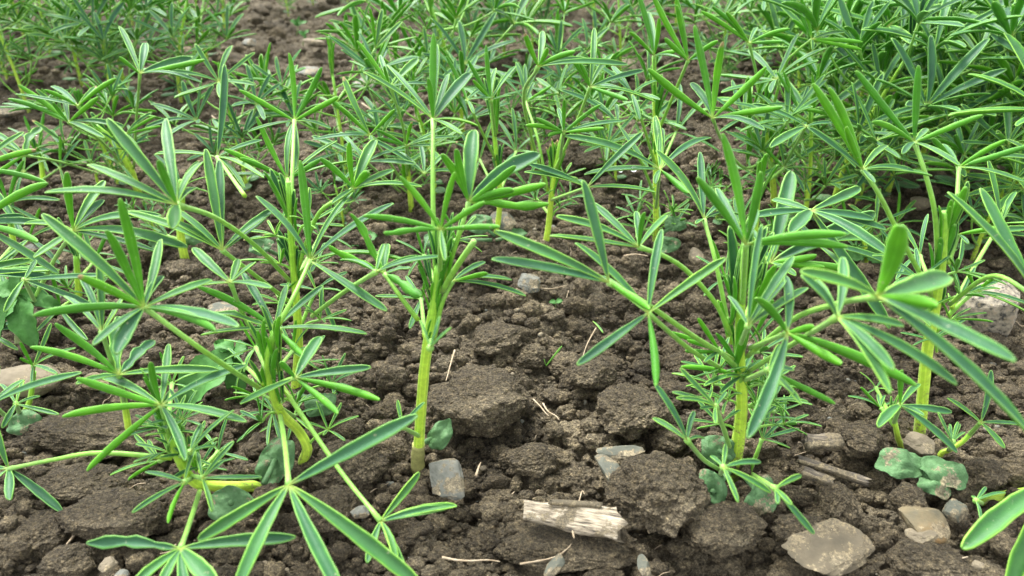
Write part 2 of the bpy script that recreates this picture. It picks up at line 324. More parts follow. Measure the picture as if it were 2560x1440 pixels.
def big_mesh(name, V, Ftri, mat, origin=(0, 0, 0), smooth=True, k=3):
    me = bpy.data.meshes.new(name); V = np.asarray(V, np.float32) - np.asarray(origin, np.float32); Ftri = np.asarray(Ftri, np.int32)
    me.vertices.add(len(V)); me.vertices.foreach_set("co", V.ravel()); me.loops.add(Ftri.size); me.polygons.add(len(Ftri))
    me.loops.foreach_set("vertex_index", Ftri.ravel()); me.polygons.foreach_set("loop_start", np.arange(0, Ftri.size, k, dtype=np.int32))
    me.polygons.foreach_set("loop_total", np.full(len(Ftri), k, np.int32)); me.polygons.foreach_set("use_smooth", np.full(len(Ftri), smooth))
    me.materials.append(mat); me.update(calc_edges=True); me.validate()
    o = bpy.data.objects.new(name, me); col.objects.link(o); o.location = Vector(origin); return o
# ------------------------------------------------------------------ soil sheet (fine near the lens, coarse to the horizon)
ys = np.concatenate([-40 * (1 - np.linspace(0, 1, 14)) ** 2.5 - 0.3, np.linspace(-0.28, 0.20, 40)[:-1], 0.20 * (2.2 / 0.20) ** np.linspace(0, 1, 1450), 2.2 + 60 * np.linspace(0.002, 1, 40) ** 2.5])
us = np.concatenate([-1 - 60 * np.linspace(1, 0.002, 24) ** 2.5, np.linspace(-1, 1, 1200), 1 + 60 * np.linspace(0.002, 1, 24) ** 2.5])
YY, UU = np.meshgrid(ys, us, indexing='ij'); XX = UU * (0.16 + 0.72 * np.clip(YY, 0.05, 2.4))
HH = height(XX, YY); far = (np.abs(UU) > 1.3) | (YY > 2.6) | (YY < 0); HH = np.where(far, -0.004 + 0.01 * vn2(XX / 0.4, YY / 0.4, 3), HH)
nr, nc = YY.shape; idx = np.arange(nr * nc).reshape(nr, nc)
Q = np.stack([idx[:-1, :-1].ravel(), idx[:-1, 1:].ravel(), idx[1:, 1:].ravel(), idx[1:, :-1].ravel()], axis=1)
g = big_mesh("ground", np.stack([XX.ravel(), YY.ravel(), HH.ravel()], axis=1), Q, soil, k=4); tag(g, kind="structure")
# ------------------------------------------------------------------ loose crumbs: one mass of stuff
def crumbs(name, N, seed, rmin, rmax, y0, y1, level, mat, rough=0.9, angular=0.45, ex=1.0, power=2.2, sink=0.25, gran=1.0):
    gg = np.random.RandomState(seed); prot = [lump(level, seed * 10 + k, angular, rough, gran=gran)[0] for k in range(8)]; f = np.array(ICO[level][1])
    y = y0 * (y1 / y0) ** gg.uniform(0, 1, N); x = gg.uniform(-1, 1, N) * (0.10 + 0.70 * y); h = height(x, y)
    r = rmin + (rmax - rmin) * gg.uniform(0, 1, N) ** power; r = r * (0.6 + 0.5 * np.minimum(y, 1.2))
    Vs, Fs = [], []
    for i in range(N):
        a = gg.normal(size=(3, 3)); q, _ = np.linalg.qr(a); s = r[i] * np.array([1, gg.uniform(.65, 1), gg.uniform(.5, .9)])
        Vs.append((prot[i % 8] @ q) * s + (x[i], y[i], h[i] + r[i] * sink)); Fs.append(f + i * len(prot[0]))
    return big_mesh(name, np.vstack(Vs), np.vstack(Fs), mat)
tag(crumbs("soil_crumbs", 700, 3, 0.007, 0.015, 0.24, 2.0, 5, clodm), "loose brown crumbs of tilled soil lying between the plants", "soil crumbs", kind="stuff")
tag(crumbs("small_soil_crumbs", 3600, 9, 0.0028, 0.0085, 0.24, 0.8, 4, clodm, sink=0.5), "pea sized brown crumbs of soil filling the gaps between the clods", "soil crumbs", kind="stuff")
tag(crumbs("far_soil_crumbs", 4500, 19, 0.0030, 0.008, 0.6, 2.0, 3, clodm, sink=0.5), "crumbs of soil between the rows further back", "soil crumbs", kind="stuff")
tag(crumbs("fine_soil_crumbs", 22000, 4, 0.0010, 0.0045, 0.24, 1.7, 2, clodm, rough=1.2), "fine dark soil grains scattered over the whole bed", "soil crumbs", kind="stuff")
tag(crumbs("grit", 700, 5, 0.0007, 0.0030, 0.24, 1.2, 2, greyst, 0.3, 0.8), "tiny grey stones and grit in the soil surface", "grit", kind="stuff")
tag(crumbs("tan_grit", 600, 6, 0.0007, 0.0030, 0.24, 1.2, 2, beigest, 0.3, 0.8), "tiny beige stones in the soil surface", "grit", kind="stuff")
# ------------------------------------------------------------------ stones, clods, wood
def rock(name, px, py, wpx, hpx, label, cat, mat, angular=0.85, rough=0.26, seed=1, rot=0.0, thick=None, up=0.0, level=5, tilt=0.0, planes=12, group=None, gran=0.0):
    c = ground(px, py, 0.0); z = depth(c); w = wpx * z / F / 2; h = hpx * z / F / 2
    el = math.atan2(CAMH, c[1]); t = thick * z / F / 2 if thick else h
    dep = max(h * 0.7, (max(h * h - (t * math.cos(el)) ** 2, 0)) ** 0.5 / math.sin(el))
    v, f = lump(level, seed, angular, rough, planes, gran); v = v * np.array([w, dep, t])
    a = rot; M = np.array([[math.cos(a), -math.sin(a), 0], [math.sin(a), math.cos(a), 0], [0, 0, 1]]); v = v @ M.T
    tl = tilt; M = np.array([[1, 0, 0], [0, math.cos(tl), -math.sin(tl)], [0, math.sin(tl), math.cos(tl)]]); v = v @ M.T
    c = ground(px, py, up + t * 0.15); o = big_mesh(name, v + c, f, mat, origin=c, smooth=angular < 0.5)
    return tag(o, label, cat, group)
S = lambda *a, **k: rock("stone", *a, **k)
S(1117, 1197, 100, 92, "flat grey speckled stone beside the foot of the tall centre lupin", "stone", greyst, seed=3, thick=45, up=0.008, tilt=0.35)
S(2066, 1378, 195, 112, "large flat tan stone half buried at the bottom right", "stone", tanst, seed=48, angular=0.9, rough=0.42, thick=26, up=0.011, tilt=0.25, planes=9, level=5)
S(2462, 775, 125, 165, "tall speckled granite stone standing by the right lupin", "stone", granite, seed=5, angular=0.6, rough=0.22, thick=170, up=0.012, level=5)
S(1558, 1127, 110, 34, "thin slaty green stone lying flat above the big round clod", "stone", darkst, seed=6, thick=12, up=0.010)
S(1530, 1182, 50, 80, "narrow grey stone wedged against the left of the big round clod", "stone", darkst, seed=7, rot=0.5, thick=34, up=0.011)
S(2297, 1110, 78, 50, "small beige stone leaning on the foot of the right lupin", "stone", beigest, seed=8, thick=44, up=0.011)
S(2308, 1308, 98, 78, "angular stone with an orange rusty side at the lower right", "stone", ochrest, seed=9, thick=44, up=0.010, tilt=0.3, planes=8)
S(2387, 1273, 52, 52, "small smooth dark grey stone under the bent pale stem", "stone", darkst, seed=10, thick=40, up=0.012, planes=9)
S(62, 950, 175, 82, "big rounded beige stone at the left edge", "stone", beigest, seed=11, angular=0.4, rough=0.25, thick=70, up=0.012)
S(770, 178, 58, 24, "pale flat stone on the bare soil, left of the wedge shaped one", "stone", greyst, seed=12, angular=0.5, thick=16, up=0.012)
S(912, 208, 48, 28, "pale wedge shaped stone on the bare soil near the top", "stone", greyst, seed=13, thick=20, up=0.012)
S(1570, 170, 48, 48, "round pale stone behind the stems at the top centre", "stone", beigest, seed=14, angular=0.4, thick=44, up=0.015)
S(1740, 643, 36, 44, "egg shaped brown stone on the soil left of the right centre lupin", "stone", tanst, seed=15, angular=0.4, rough=0.3, thick=38, up=0.012)
S(2300, 508, 48, 36, "pinkish beige stone between the stems at the right", "stone", beigest, seed=16, angular=0.4, thick=34, up=0.015)
S(1325, 705, 62, 46, "rough grey stone in the soil right of the centre lupin", "stone", greyst, seed=17, rough=0.35, thick=36, up=0.010)
S(625, 108, 30, 22, "small pale stone in the far soil at the top left", "stone", greyst, seed=18, thick=20, up=0.015)
S(783, 103, 44, 14, "long white stone chip in the far bare soil", "stone", beigest, seed=19, thick=10, rot=0.4, up=0.015)
S(270, 1412, 46, 30, "crusty whitish stone at the bottom left", "stone", beigest, seed=20, rough=0.4, thick=22, up=0.012, rot=0.4)
S(303, 1436, 34, 20, "small smooth white stone cut by the bottom edge", "stone", greyst, seed=21, thick=16, up=0.012)
S(238, 955, 60, 38, "reddish crusty stone behind the left lupin", "stone", ochrest, seed=22, rough=0.4, thick=34, up=0.012)
S(902, 1283, 46, 30, "small dull grey stone left of the low three pronged leaf", "stone", greyst, seed=23, thick=24, up=0.009)
S(1262, 553, 62, 55, "dull grey stone behind the centre lupin", "stone", darkst, seed=24, thick=44, up=0.012)
S(77, 625, 32, 26, "small bluish grey stone near the left edge", "stone", greyst, seed=25, thick=22, up=0.012)
S(10, 280, 90, 30, "flat grey stone at the upper left edge", "stone", darkst, seed=26, angular=0.4, thick=26, up=0.012)
S(1612, 1418, 34, 50, "small greenish slate stone at the bottom centre", "stone", darkst, seed=27, thick=22, up=0.010)
S(1385, 1418, 40, 60, "long dull stone standing in the soil at the bottom centre", "stone", darkst, seed=28, thick=22, up=0.008, rot=-0.4)
S(2445, 1412, 28, 24, "small sandy yellow stone at the bottom right corner", "stone", beigest, seed=29, thick=22, up=0.012)
S(1352, 212, 28, 22, "small beige stone among far stems right of centre", "stone", beigest, seed=30, thick=18, up=0.015)
S(555, 775, 70, 36, "grey stone half hidden by leaves at the left", "stone", darkst, seed=31, thick=22, up=0.012)
S(205, 408, 22, 14, "tiny pale stone on the clods at the upper left", "stone", greyst, seed=32, thick=12, up=0.015)
S(2305, 1338, 64, 44, "crumbly whitish stone below the orange sided stone", "stone", beigest, seed=33, rough=0.4, thick=30, up=0.010)
C = lambda px, py, w, h, label, seed, **k: rock("soil_clod", px, py, w, h, label, "soil clod", clodm, angular=0.5, rough=k.pop('rough', 0.75), seed=seed, level=6, gran=k.pop('gran', 0.5), group="large clods of soil", **k)
C(1650, 1232, 215, 190, "biggest round clod of soil, lying between the wood chip and the right lupin", 101, thick=150, up=0.010)
C(1195, 1000, 215, 170, "broad clod of soil right of the centre lupin's yellow stem", 102, thick=120, up=0.003)
C(1575, 1025, 160, 130, "knobbly clod of soil behind the thin slaty stone", 103, thick=95, up=0.004)
C(1250, 850, 130, 90, "rounded clod of soil just above the broad clod", 104, thick=70, up=0.004)
C(1485, 930, 120, 80, "clod of soil under the tip of the low hanging leaflet", 105, thick=60, up=0.004)
C(300, 1290, 230, 110, "wide clod of soil below the left lupin's long arched leaf stalk", 106, thick=80, up=0.008)
C(190, 1215, 240, 100, "long clod of soil under the arched leaf stalk at the left", 107, thick=70, up=0.006)
C(880, 1160, 170, 130, "square clod of soil left of the centre lupin's foot", 108, thick=90, up=0.004)
C(830, 1265, 130, 100, "clod of soil in front of the square clod", 109, thick=70, up=0.006)
C(290, 1080, 380, 130, "broadest clod of soil behind the arched leaf stalk", 110, thick=90, up=0.004)
C(1800, 1320, 190, 120, "clod of soil in front of the right lupin's seed leaves", 111, thick=80, up=0.006)
C(2155, 1100, 120, 90, "round clod of soil next to the charred piece of wood", 112, thick=76, up=0.008)
C(2095, 1255, 80, 110, "upright clod of soil below the split stick", 113, thick=85, up=0.007)
C(2270, 1255, 75, 72, "small clod of soil above the orange sided stone", 114, thick=56, up=0.008)
C(2460, 1180, 100, 70, "clod of soil right of the three grey green seed leaves", 115, thick=52, up=0.008)
C(1420, 1370, 330, 120, "low wide clod of soil below the wood chip", 116, thick=60, up=0.0)
C(2330, 1400, 190, 100, "rough clod of soil at the bottom right", 117, thick=60, up=0.004)
C(110, 1330, 160, 110, "clod of soil at the lower left corner", 118, thick=70, up=0.004)
C(170, 1400, 120, 80, "clod of soil cut by the bottom edge at the left", 119, thick=60, up=0.008)
C(90, 360, 200, 90, "crumbly clod of soil at the upper left, under the small seedling leaves", 120, thick=60, up=0.008)
C(700, 640, 110, 70, "clod of soil behind the crossing stalks left of centre", 121, thick=50, up=0.004)
C(1470, 390, 80, 60, "clod of soil between stems near the top centre", 122, thick=44, up=0.008)
C(2000, 1325, 120, 70, "clod of soil covering the upper left of the large flat tan stone", 125, thick=50, up=0.010)
C(672, 1236, 70, 46, "small clod of soil where the lying yellow stem enters the ground", 126, thick=40, up=0.008)
C(1330, 1150, 120, 80, "crumbly clod of soil above the wood chip", 123, thick=60, up=0.002)
C(1950, 950, 130, 70, "clod of soil behind the right lupin's stem", 124, thick=60, up=0.004)
# weathered wood chip
def plank(name, pa, pb, w0, w1, th, mat, label, cat, up=0.012, seed=1, parent=None, ups=(0, 0)):
    A = ground(*pa, up + ups[0]); B = ground(*pb, up + ups[1]); g2 = random.Random(seed); d = unit(B - A); L = np.linalg.norm(B - A)
    n = unit(np.array([0, -0.35, 1.0]) - d * np.dot(np.array([0, -0.35, 1.0]), d)); s = np.cross(n, d); ns, nv = 16, 26; V, UV = [], []
    for i in range(nv):
        v = i / (nv - 1)
        for k in range(ns):
            a = 2 * math.pi * k / ns; w = (w0 + (w1 - w0) * v) * 0.5 * (1 + 0.10 * math.sin(v * 9 + seed)); e = abs(math.cos(a)) ** 0.5 * math.copysign(1, math.cos(a)); q = abs(math.sin(a)) ** 0.6 * math.copysign(1, math.sin(a))
            jag = (0.055 * L * (math.sin(k * 2.7 + seed) + 0.6 * math.sin(k * 5.1))) * (1 if i in (0, nv - 1) else (0.4 if i in (1, nv - 2) else 0))
            fine = 1 + 0.05 * math.sin(k * 4.3 + seed) + 0.03 * g2.uniform(-1, 1)
            V.append(A + d * (v * L + jag) + s * e * w * fine + n * q * th * 0.5 * fine); UV.append((k / ns, v))
    Fc = [(i * ns + k, i * ns + (k + 1) % ns, (i + 1) * ns + (k + 1) % ns, (i + 1) * ns + k) for i in range(nv - 1) for k in range(ns)] + [tuple(range(ns))[::-1], tuple((nv - 1) * ns + k for k in range(ns))]
    mb = MB(); Vl = np.array(V); mb.add(Vl - A, Fc, UV, [0] * len(Fc)); o = mb.build(name, [mat], origin=np.zeros(3)); o.location = Vector(A)
    if abs(d[0]) > 0:                    # grain runs along the piece: turn object axes with it
        an = math.atan2(d[1], d[0]); ca, sa = math.cos(-an), math.sin(-an); co = np.empty(len(Vl) * 3); o.data.vertices.foreach_get("co", co); co = co.reshape(-1, 3)
        co[:, :2] = co[:, :2] @ np.array([[ca, sa], [-sa, ca]]); o.data.vertices.foreach_set("co", co.ravel()); o.rotation_euler = (0, 0, an)
    return tag(o, label, cat)
plank("wood_chip", (1318, 1278), (1550, 1312), 0.010, 0.018, 0.0055, woodm, "bleached weathered wood chip lying on the bare soil at the bottom centre", "wood chip", 0.014, 3)
plank("stick", (1380, 1256), (1502, 1264), 0.0028, 0.0032, 0.0028, tanst, "short tan stick lying along the top of the wood chip", "stick", 0.0185, 5)
plank("stick", (2000, 1150), (2168, 1205), 0.004, 0.004, 0.0038, darkwood, "long split stick with a pale end right of the right lupin's foot", "stick", 0.015, 6)
plank("stick", (2010, 1180), (2082, 1208), 0.0055, 0.005, 0.005, darkwood, "short dark stick lying below the long split stick", "stick", 0.013, 7)
plank("wood_chip", (2015, 1106), (2100, 1104), 0.009, 0.009, 0.007, darkwood, "charred piece of wood with a grey top behind the sticks", "wood chip", 0.014, 8)
def root(pts, r, label, up=0.010, mat=None, name="root"):
    mb = MB(); P3 = []
    for x, y in pts:
        g0 = ground(x, y, up); hh = max(up * 0.5, hz(g0[0], g0[1]) + r); P3.append(ground(x, y, min(hh, up + 0.012)))
    tube(mb, P3, r, r * 0.4, n=len(pts) * 6, sides=6, wob=0.15); return tag(mb.build(name, [mat or paleroot], origin=P3[0]), label, "root" if name == "root" else "straw")
root([(1105, 1393), (1140, 1400), (1175, 1402), (1220, 1400), (1250, 1404)], 0.0006, "pale thread of root lying on the soil at the bottom centre", 0.014)
root([(1137, 875), (1128, 905), (1120, 935), (1115, 952)], 0.0006, "pale root hanging on the clods right of the centre lupin", 0.012)
root([(1333, 998), (1350, 1015), (1362, 1030), (1372, 1040)], 0.0005, "curly thin root above the wood chip, near the knobbly clod", 0.014)
root([(1357, 1008), (1370, 1028), (1390, 1040), (1398, 1050)], 0.0005, "second thin root crossing the curly one", 0.016)
root([(195, 1320), (180, 1345), (165, 1362)], 0.0008, "short forked root on the clods at the lower left", 0.016)
root([(440, 1360), (425, 1378), (400, 1384)], 0.0004, "tiny root close to the wide clod at the left", 0.014)
root([(365, 1208), (340, 1212), (312, 1230)], 0.0004, "thin white root above the wide clod at the left", 0.016)
root([(1435, 1345), (1425, 1290), (1445, 1260), (1455, 1228), (1462, 1236)], 0.0005, "thin root looped over the wood chip", 0.026)
root([(1300, 1410), (1380, 1395), (1420, 1370), (1436, 1345)], 0.0005, "long brown root running below the wood chip", 0.013)
root([(2375, 1385), (2395, 1396), (2420, 1392)], 0.0006, "tan root under the big leaflet at the bottom right", 0.014)
root([(1560, 640), (1590, 636), (1620, 640)], 0.0009, "dry straw on the soil behind the crossing leaflets", 0.014, name="straw")
root([(1490, 820), (1468, 860), (1455, 898)], 0.0005, "thin straw beside the low hanging leaflet", 0.014, name="straw")
root([(1190, 1190), (1196, 1170), (1202, 1156)], 0.0008, "short straw standing right of the flat grey stone", 0.018, name="straw")
root([(1320, 715), (1375, 722), (1420, 712)], 0.0006, "curved straw on the soil right of the centre lupin", 0.012, name="straw")
root([(530, 290), (560, 315), (600, 320), (640, 322)], 0.001, "reddish dry straw in the upper left soil", 0.016, name="straw")
root([(905, 258), (925, 272), (950, 288)], 0.001, "reddish straw below the far bare soil", 0.016, name="straw")
g5 = random.Random(21); mb = MB()
for i in range(260):
    y = 0.25 * (1.3 / 0.25) ** g5.random(); x = g5.uniform(-1, 1) * (.1 + .7 * y); L = g5.uniform(.003, .014) * (1 if i % 5 else 1.8); a = g5.uniform(0, 6.28); P3 = []
    for q in range(4):
        a += g5.uniform(-.6, .6); x += math.cos(a) * L / 3; y += math.sin(a) * L / 3; P3.append(np.array([x, y, hz(x, y) + .0008 + g5.uniform(0, .0022)]))
    r_ = g5.uniform(.00014, .0004); tube(mb, P3, r_, r_ * .5, n=8, sides=5)
tag(mb.build("plant_litter", [paleroot], origin=np.zeros(3)), "short dry root threads and straw bits scattered over the soil", "plant litter", kind="stuff")
# ------------------------------------------------------------------ lupin builder
UP = np.array([0, 0, 1.0])
PL = {}
class Plant:
    def __init__(s, base, label, cat="lupin plant", group=None, Y=None):
        b = ground(*base, 0.0) if Y is None else at(base[0], base[1], Y)
        s.Y = b[1]; s.root = empty("lupin_plant", b, label, cat, group); s.b = b; s.z = depth(b); s.seed = int(base[0] * 7 + base[1])
    def local(s, P): return np.asarray(P) - s.b
    def pt(s, p):
        dY = p[2] / 100 if len(p) > 2 else 0.0; return at(p[0], p[1], s.Y + dY)
    def stem(s, pts, r0, r1, bulge=0.0):
        P = [s.pt(p) for p in pts]; d = unit(P[0] - P[1]) if P[0][2] < P[1][2] else -UP
        P = [P[0] + np.array([0, 0, -0.02])] + P; mb = MB(); tube(mb, [s.local(p) for p in P], r0, r1, n=26, sides=14, bulge=bulge, wob=0.02)
        return mb.build("stem", [stemm], s.root)
    def leaf(s, hub, path, tips, L=0.052, w=1.0, fold=1.9, U=None, r=0.0011, sub=True, dz=None, crumple=0.0, bend=0.06):
        """hub pixel, petiole path from the stem (pixels, depth offset in cm), tips (x, y, flag): f/b lean to/from the lens, n neither; u/l upper/lower face shown"""
        pm = max(math.hypot(t[0] - hub[0], t[1] - hub[1]) for t in tips)
        z = F * L / pm; base = s.pt(hub); zb = depth(base)
        z = min(max(z, zb - 0.14), zb + 0.07) if dz is None else zb + dz / 100
        H = atz(hub[0], hub[1], z); Lr = pm * z / F * 1.03
        if H[2] < 0.012: H = ground(hub[0], hub[1], 0.014); z = depth(H); Lr = pm * z / F * 1.03
        P = [s.pt(p) for p in path]; nP = len(P)
        if nP > 1:                       # ease intermediate points towards the hub's depth
            for i in range(1, nP): zi = depth(P[i]); P[i] = atz(path[i][0], path[i][1], zi + (z - zi) * i / nP)
        mb = MB(); tube(mb, [s.local(p) for p in P] + [s.local(H)], r * 1.15, r * 0.9, n=14, sides=8, bulge=0.45)
        lf = mb.build("leaf", [petm, upper, lower], s.root)
        pd = unit(H - P[-1]); T, D = [], []
        for t in tips:
            fl = t[2] if len(t) > 2 else ''; pr = math.hypot(t[0] - hub[0], t[1] - hub[1]) * z / F
            dl = math.sqrt(max(Lr * Lr - pr * pr, 0)) * 0.62; dl = min(dl, 0.7 * pr + 0.003)
            sg = -1 if 'f' in fl else 1 if 'b' in fl else 0 if 'n' in fl else -0.8 if 'l' in fl else (1 if t[1] < hub[1] else -1)
            q = atz(t[0], t[1], z + sg * dl)
            if q[2] < 0.006: q = ground(t[0], t[1], 0.010)
            T.append(q); D.append(unit(q - H))
        if U is None: U = UP * 1.0 + 0.35 * pd + 0.5 * np.mean(D, axis=0)
        U = unit(U); view = unit(CAM - H)
        for i, (t, q) in enumerate(zip(tips, T)):
            fl = t[2] if len(t) > 2 else ''; n = U + 0.0
            if not ('u' in fl or 'l' in fl): n = n + 0.35 * view
            if 'u' in fl: n = n + 0.9 * view
            if 'l' in fl: n = n * 0.25 - 1.0 * view
            LL = np.linalg.norm(q - H); wl = (0.128 if 'l' in fl else 0.140) * (0.45 * LL + 0.55 * Lr) * w * (1.55 if 'W' in fl else 0.7 if 't' in fl else 1)
            m2 = mb2 = MB(); cr = crumple + (1.2 if 'c' in fl else 0)
            leaflet(m2, s.local(H), s.local(q), n, wl, fold=fold * (1.5 if 'F' in fl else 1.3 if 'l' in fl else 1) * rnd.uniform(.85, 1.25), bend=bend * rnd.uniform(0.2, 1.6), seed=s.seed + i * 17 + int(hub[0]), crumple=cr, mi=(0, 1), bluntness=7 if 'd' in fl else 3.8)
            if sub: m2.build("leaflet", [upper, lower], lf)
            else: mb.v.append(m2.v[0])
        return lf, H, T
    def small(s, hub, att, size, n=7, cup=0.6, seed=0, U=None, dY=None, part="leaf"):
        """a small procedural palmate leaf; hub and attachment in pixels"""
        g3 = random.Random(seed + int(hub[0] * 3 + hub[1])); H = s.pt(hub); A = s.pt(att)
        mb = MB(); tube(mb, [s.local(A), s.local((A + H) / 2 + np.array([0, 0, 0.002])), s.local(H)], 0.0008, 0.0006, n=7, sides=6, bulge=0.4)
        palm(mb, s.local(H), U if U is not None else unit(UP + unit(H - A) * 0.8), size, n, cup, g3, nv=9, ns=6, mi=(1, 2))
        return mb.build(part, [petm, upper, lower], s.root)
    def bundle(s, p, size, n=9, seed=0, dirn=None):
        """sheaf of young, tightly folded leaflets at the growing tip"""
        g3 = random.Random(seed + s.seed); mb = MB(); c = s.pt(p); ax = UP if dirn is None else unit(dirn)
        for i in range(max(3, int(n * .65))):
            a = g3.uniform(0, 6.28); sp = g3.uniform(0.02, 0.34); side = np.array([math.cos(a), math.sin(a), 0])
            d = unit(ax + side * sp); A = s.local(c) + side * 0.0015 - ax * g3.uniform(0, 0.3) * size; LL = size * g3.uniform(0.6, 1.1)
            leaflet(mb, A, A + d * LL, unit(-side + 0.3 * ax), LL * 0.19, fold=2.6, bend=0.03, nv=8, ns=6, seed=i, mi=(0, 1))
        return mb.build("young_leaves", [upper, lower], s.root)
    def cotyledon(s, px, py, wpx, att, label=None, up=0.012, tilt=0.5, rot=0.0):
        c = ground(px, py, up); z = depth(c); w = wpx * z / F / 2; v, f = ICO[4]
        v = v.copy(); x, y = v[:, 0], v[:, 1]; V = np.stack([x * w, y * w * 0.72 * (1 - 0.12 * x), v[:, 2] * w * 0.08 - 0.22 * w * (x * x) - 0.16 * w * y * y + 0.10 * w * np.abs(y) + 0.26 * w * vn2(x * 1.7 + px, y * 1.7, 4) + 0.07 * w * vn2(x * 6 + px, y * 6, 5)], axis=1); V[:, :2] *= (1 + 0.20 * vn2(np.cos(np.arctan2(y, x)) * 1.7 + px, np.sin(np.arctan2(y, x)) * 1.7, 8))[:, None]
        ca, sa = math.cos(rot), math.sin(rot); V = V @ np.array([[ca, sa, 0], [-sa, ca, 0], [0, 0, 1]]); cb, sb = math.cos(tilt), math.sin(tilt); V = V @ np.array([[1, 0, 0], [0, cb, sb], [0, -sb, cb]])
        mb = MB(); mb.add(V + s.local(c), f, np.zeros((len(V), 2)), [0] * len(f)); tube(mb, [s.local(ground(*att, 0.010)), s.local(c)], 0.0016, 0.0014, n=5, sides=8, mi=0)
        return mb.build("seed_leaf", [cotm], s.root)
def palm(mb, H, U, size, n, cup, g3, nv=9, ns=6, mi=(0, 1), wr=0.16, fold=2.2):
    U = unit(U); a = unit(np.cross(U, [0.3, 0.8, 0.1])); b = np.cross(U, a); off = g3.uniform(0, 6.28)
    for i in range(n):
        an = off + 2 * math.pi * (i + g3.uniform(-0.15, 0.15)) / n; c = cup * g3.uniform(0.4, 1.5); side = a * math.cos(an) + b * math.sin(an)
        d = unit(side + U * c); LL = size * g3.uniform(0.75, 1.1)
        leaflet(mb, H, H + d * LL, U, LL * wr * g3.uniform(0.85, 1.1), fold=fold * g3.uniform(0.85, 1.25), bend=0.07 * g3.uniform(-0.2, 1.3), nv=nv, ns=ns, seed=g3.randint(0, 9999), mi=mi)
exec_plants = True
# ---- P-left: front left lupin, its stem bent along the ground
A = Plant((640, 1218), "front left lupin, bent yellow stem on the soil, long arched stalk to the left edge")
A.stem([(645, 1222), (600, 1217, -.5), (530, 1215, -1), (485, 1205, -1.5), (455, 1160, -2), (430, 1100, -2), (405, 1020, -2)], .0031, .0020)
A.leaf((403, 1013), [(425, 1100, -2)], [(155, 1042, 'l'), (217, 1178, 'fl'), (463, 1153, 'fu'), (617, 1055, 'f'), (617, 913), (422, 860, 'b'), (376, 905, 'l'), (190, 945, 'l'), (250, 937)], L=.045)
A.leaf((22, 1172), [(430, 1145, -2), (250, 1132, -3), (130, 1150, -4)], [(-15, 1050, 'n'), (28, 1250, 'fuW'), (157, 1283, 'fu'), (-120, 1160), (-60, 1270, 'f')], L=.036, w=1.3)
A.leaf((452, 1372), [(500, 1225, -1.5), (480, 1290, -3)], [(222, 1350, 'nuc'), (740, 1342, 'n'), (330, 1465, 'fu'), (550, 1475, 'fuW'), (470, 1500, 'fu'), (395, 1480, 'fu')], L=.045, w=1.15)
A.leaf((505, 1195), [(480, 1190, -1.5)], [(655, 1193), (585, 1103), (530, 1280, 'f'), (492, 1130), (560, 1150)], L=.026)
A.leaf((462, 1205), [(480, 1195, -1.5)], [(330, 1282, 'f'), (420, 1308, 'fl'), (362, 1180, 'n'), (490, 1120)], L=.026)
A.leaf((400, 1152), [(430, 1140, -2)], [(275, 1188, 'f'), (320, 1200, 'fl'), (336, 1085, 'b'), (370, 1100)], L=.026)
A.leaf((475, 1130), [(450, 1140, -2)], [(585, 1025, 'b'), (540, 1115), (505, 1060), (500, 1090)], L=.026)
A.leaf((545, 1130, 1), [(500, 1180, -1)], [(570, 1040), (585, 1103), (510, 1080), (620, 1150, 'f')], L=.02)
A.bundle((425, 1090, -2), .022, 9); A.bundle((400, 1010, -2), .03, 5, dirn=(0, 0.1, 1))
A.leaf((430, 960, -2), [(420, 1060, -2)], [(400, 880, 'l'), (460, 890), (500, 930), (350, 920, 'l'), (380, 980, 'f'), (490, 980, 'n')], L=.026)
for i, (x, y) in enumerate([(440, 1080), (400, 1070), (470, 1140), (500, 1170), (420, 1130), (455, 1050)]): A.small((x, y, -2), (445, y + 25, -2), .018, 7, seed=i)
for i, (x, y) in enumerate([(415, 1060), (445, 1120), (480, 1160)]): A.bundle((x, y, -2), .020, 7, seed=i + 20)
A.cotyledon(575, 1260, 120, (600, 1230), tilt=0.9); A.cotyledon(688, 1150, 120, (660, 1210), rot=1.2, tilt=.8)
# ---- B
B = Plant((752, 1168), "leafy lupin with a hooked yellow foot, its lowest leaf spread over the front soil")
B.stem([(755, 1168), (768, 1120), (745, 1075), (705, 1035, -1), (680, 975, -1.5), (670, 900, -1.5), (686, 830, -1.5)], .0031, .0017)
B.leaf((688, 822), [(680, 900, -1.5)], [(502, 838, 'n'), (493, 717, 'l'), (507, 775, 'nc'), (605, 680, 'b'), (718, 712), (808, 715, 'b'), (918, 835, 'n'), (757, 887, 'fl')], L=.045)
B.leaf((360, 768), [(655, 975, -1.5), (520, 885, -4)], [(105, 535, 'n'), (300, 495, 'l'), (403, 598, 'u'), (408, 690, 'u'), (265, 575, 'l'), (195, 690, 'l'), (82, 790, 'nul'), (290, 886, 'fuW'), (540, 828, 'fl'), (598, 818, 'f'), (530, 700, 'b'), (232, 864, 'f')], L=.056, w=.95)
B.leaf((775, 652), [(695, 815, -1.5), (735, 740, -2)], [(640, 490, 'n'), (750, 400, 'l'), (985, 508, 'b'), (968, 778, 'f'), (1032, 657, 'n'), (883, 478, 'bt')], L=.052)
B.leaf((722, 1212), [(700, 1035, -1), (712, 1110, -3)], [(1045, 1038, 'nu'), (1060, 1470, 'fu'), (860, 1500, 'fu'), (590, 1480, 'fu'), (495, 1350, 'nu')], L=.060, w=.95)
B.leaf((952, 1303), [(705, 965, -1), (790, 1090, -2), (860, 1190, -3)], [(1048, 1180, 'b'), (1122, 1268, 'nu'), (1143, 1265, 'nu'), (918, 1408, 'fu'), (990, 1412, 'f'), (1015, 1435, 'f')], L=.033, w=1.25)
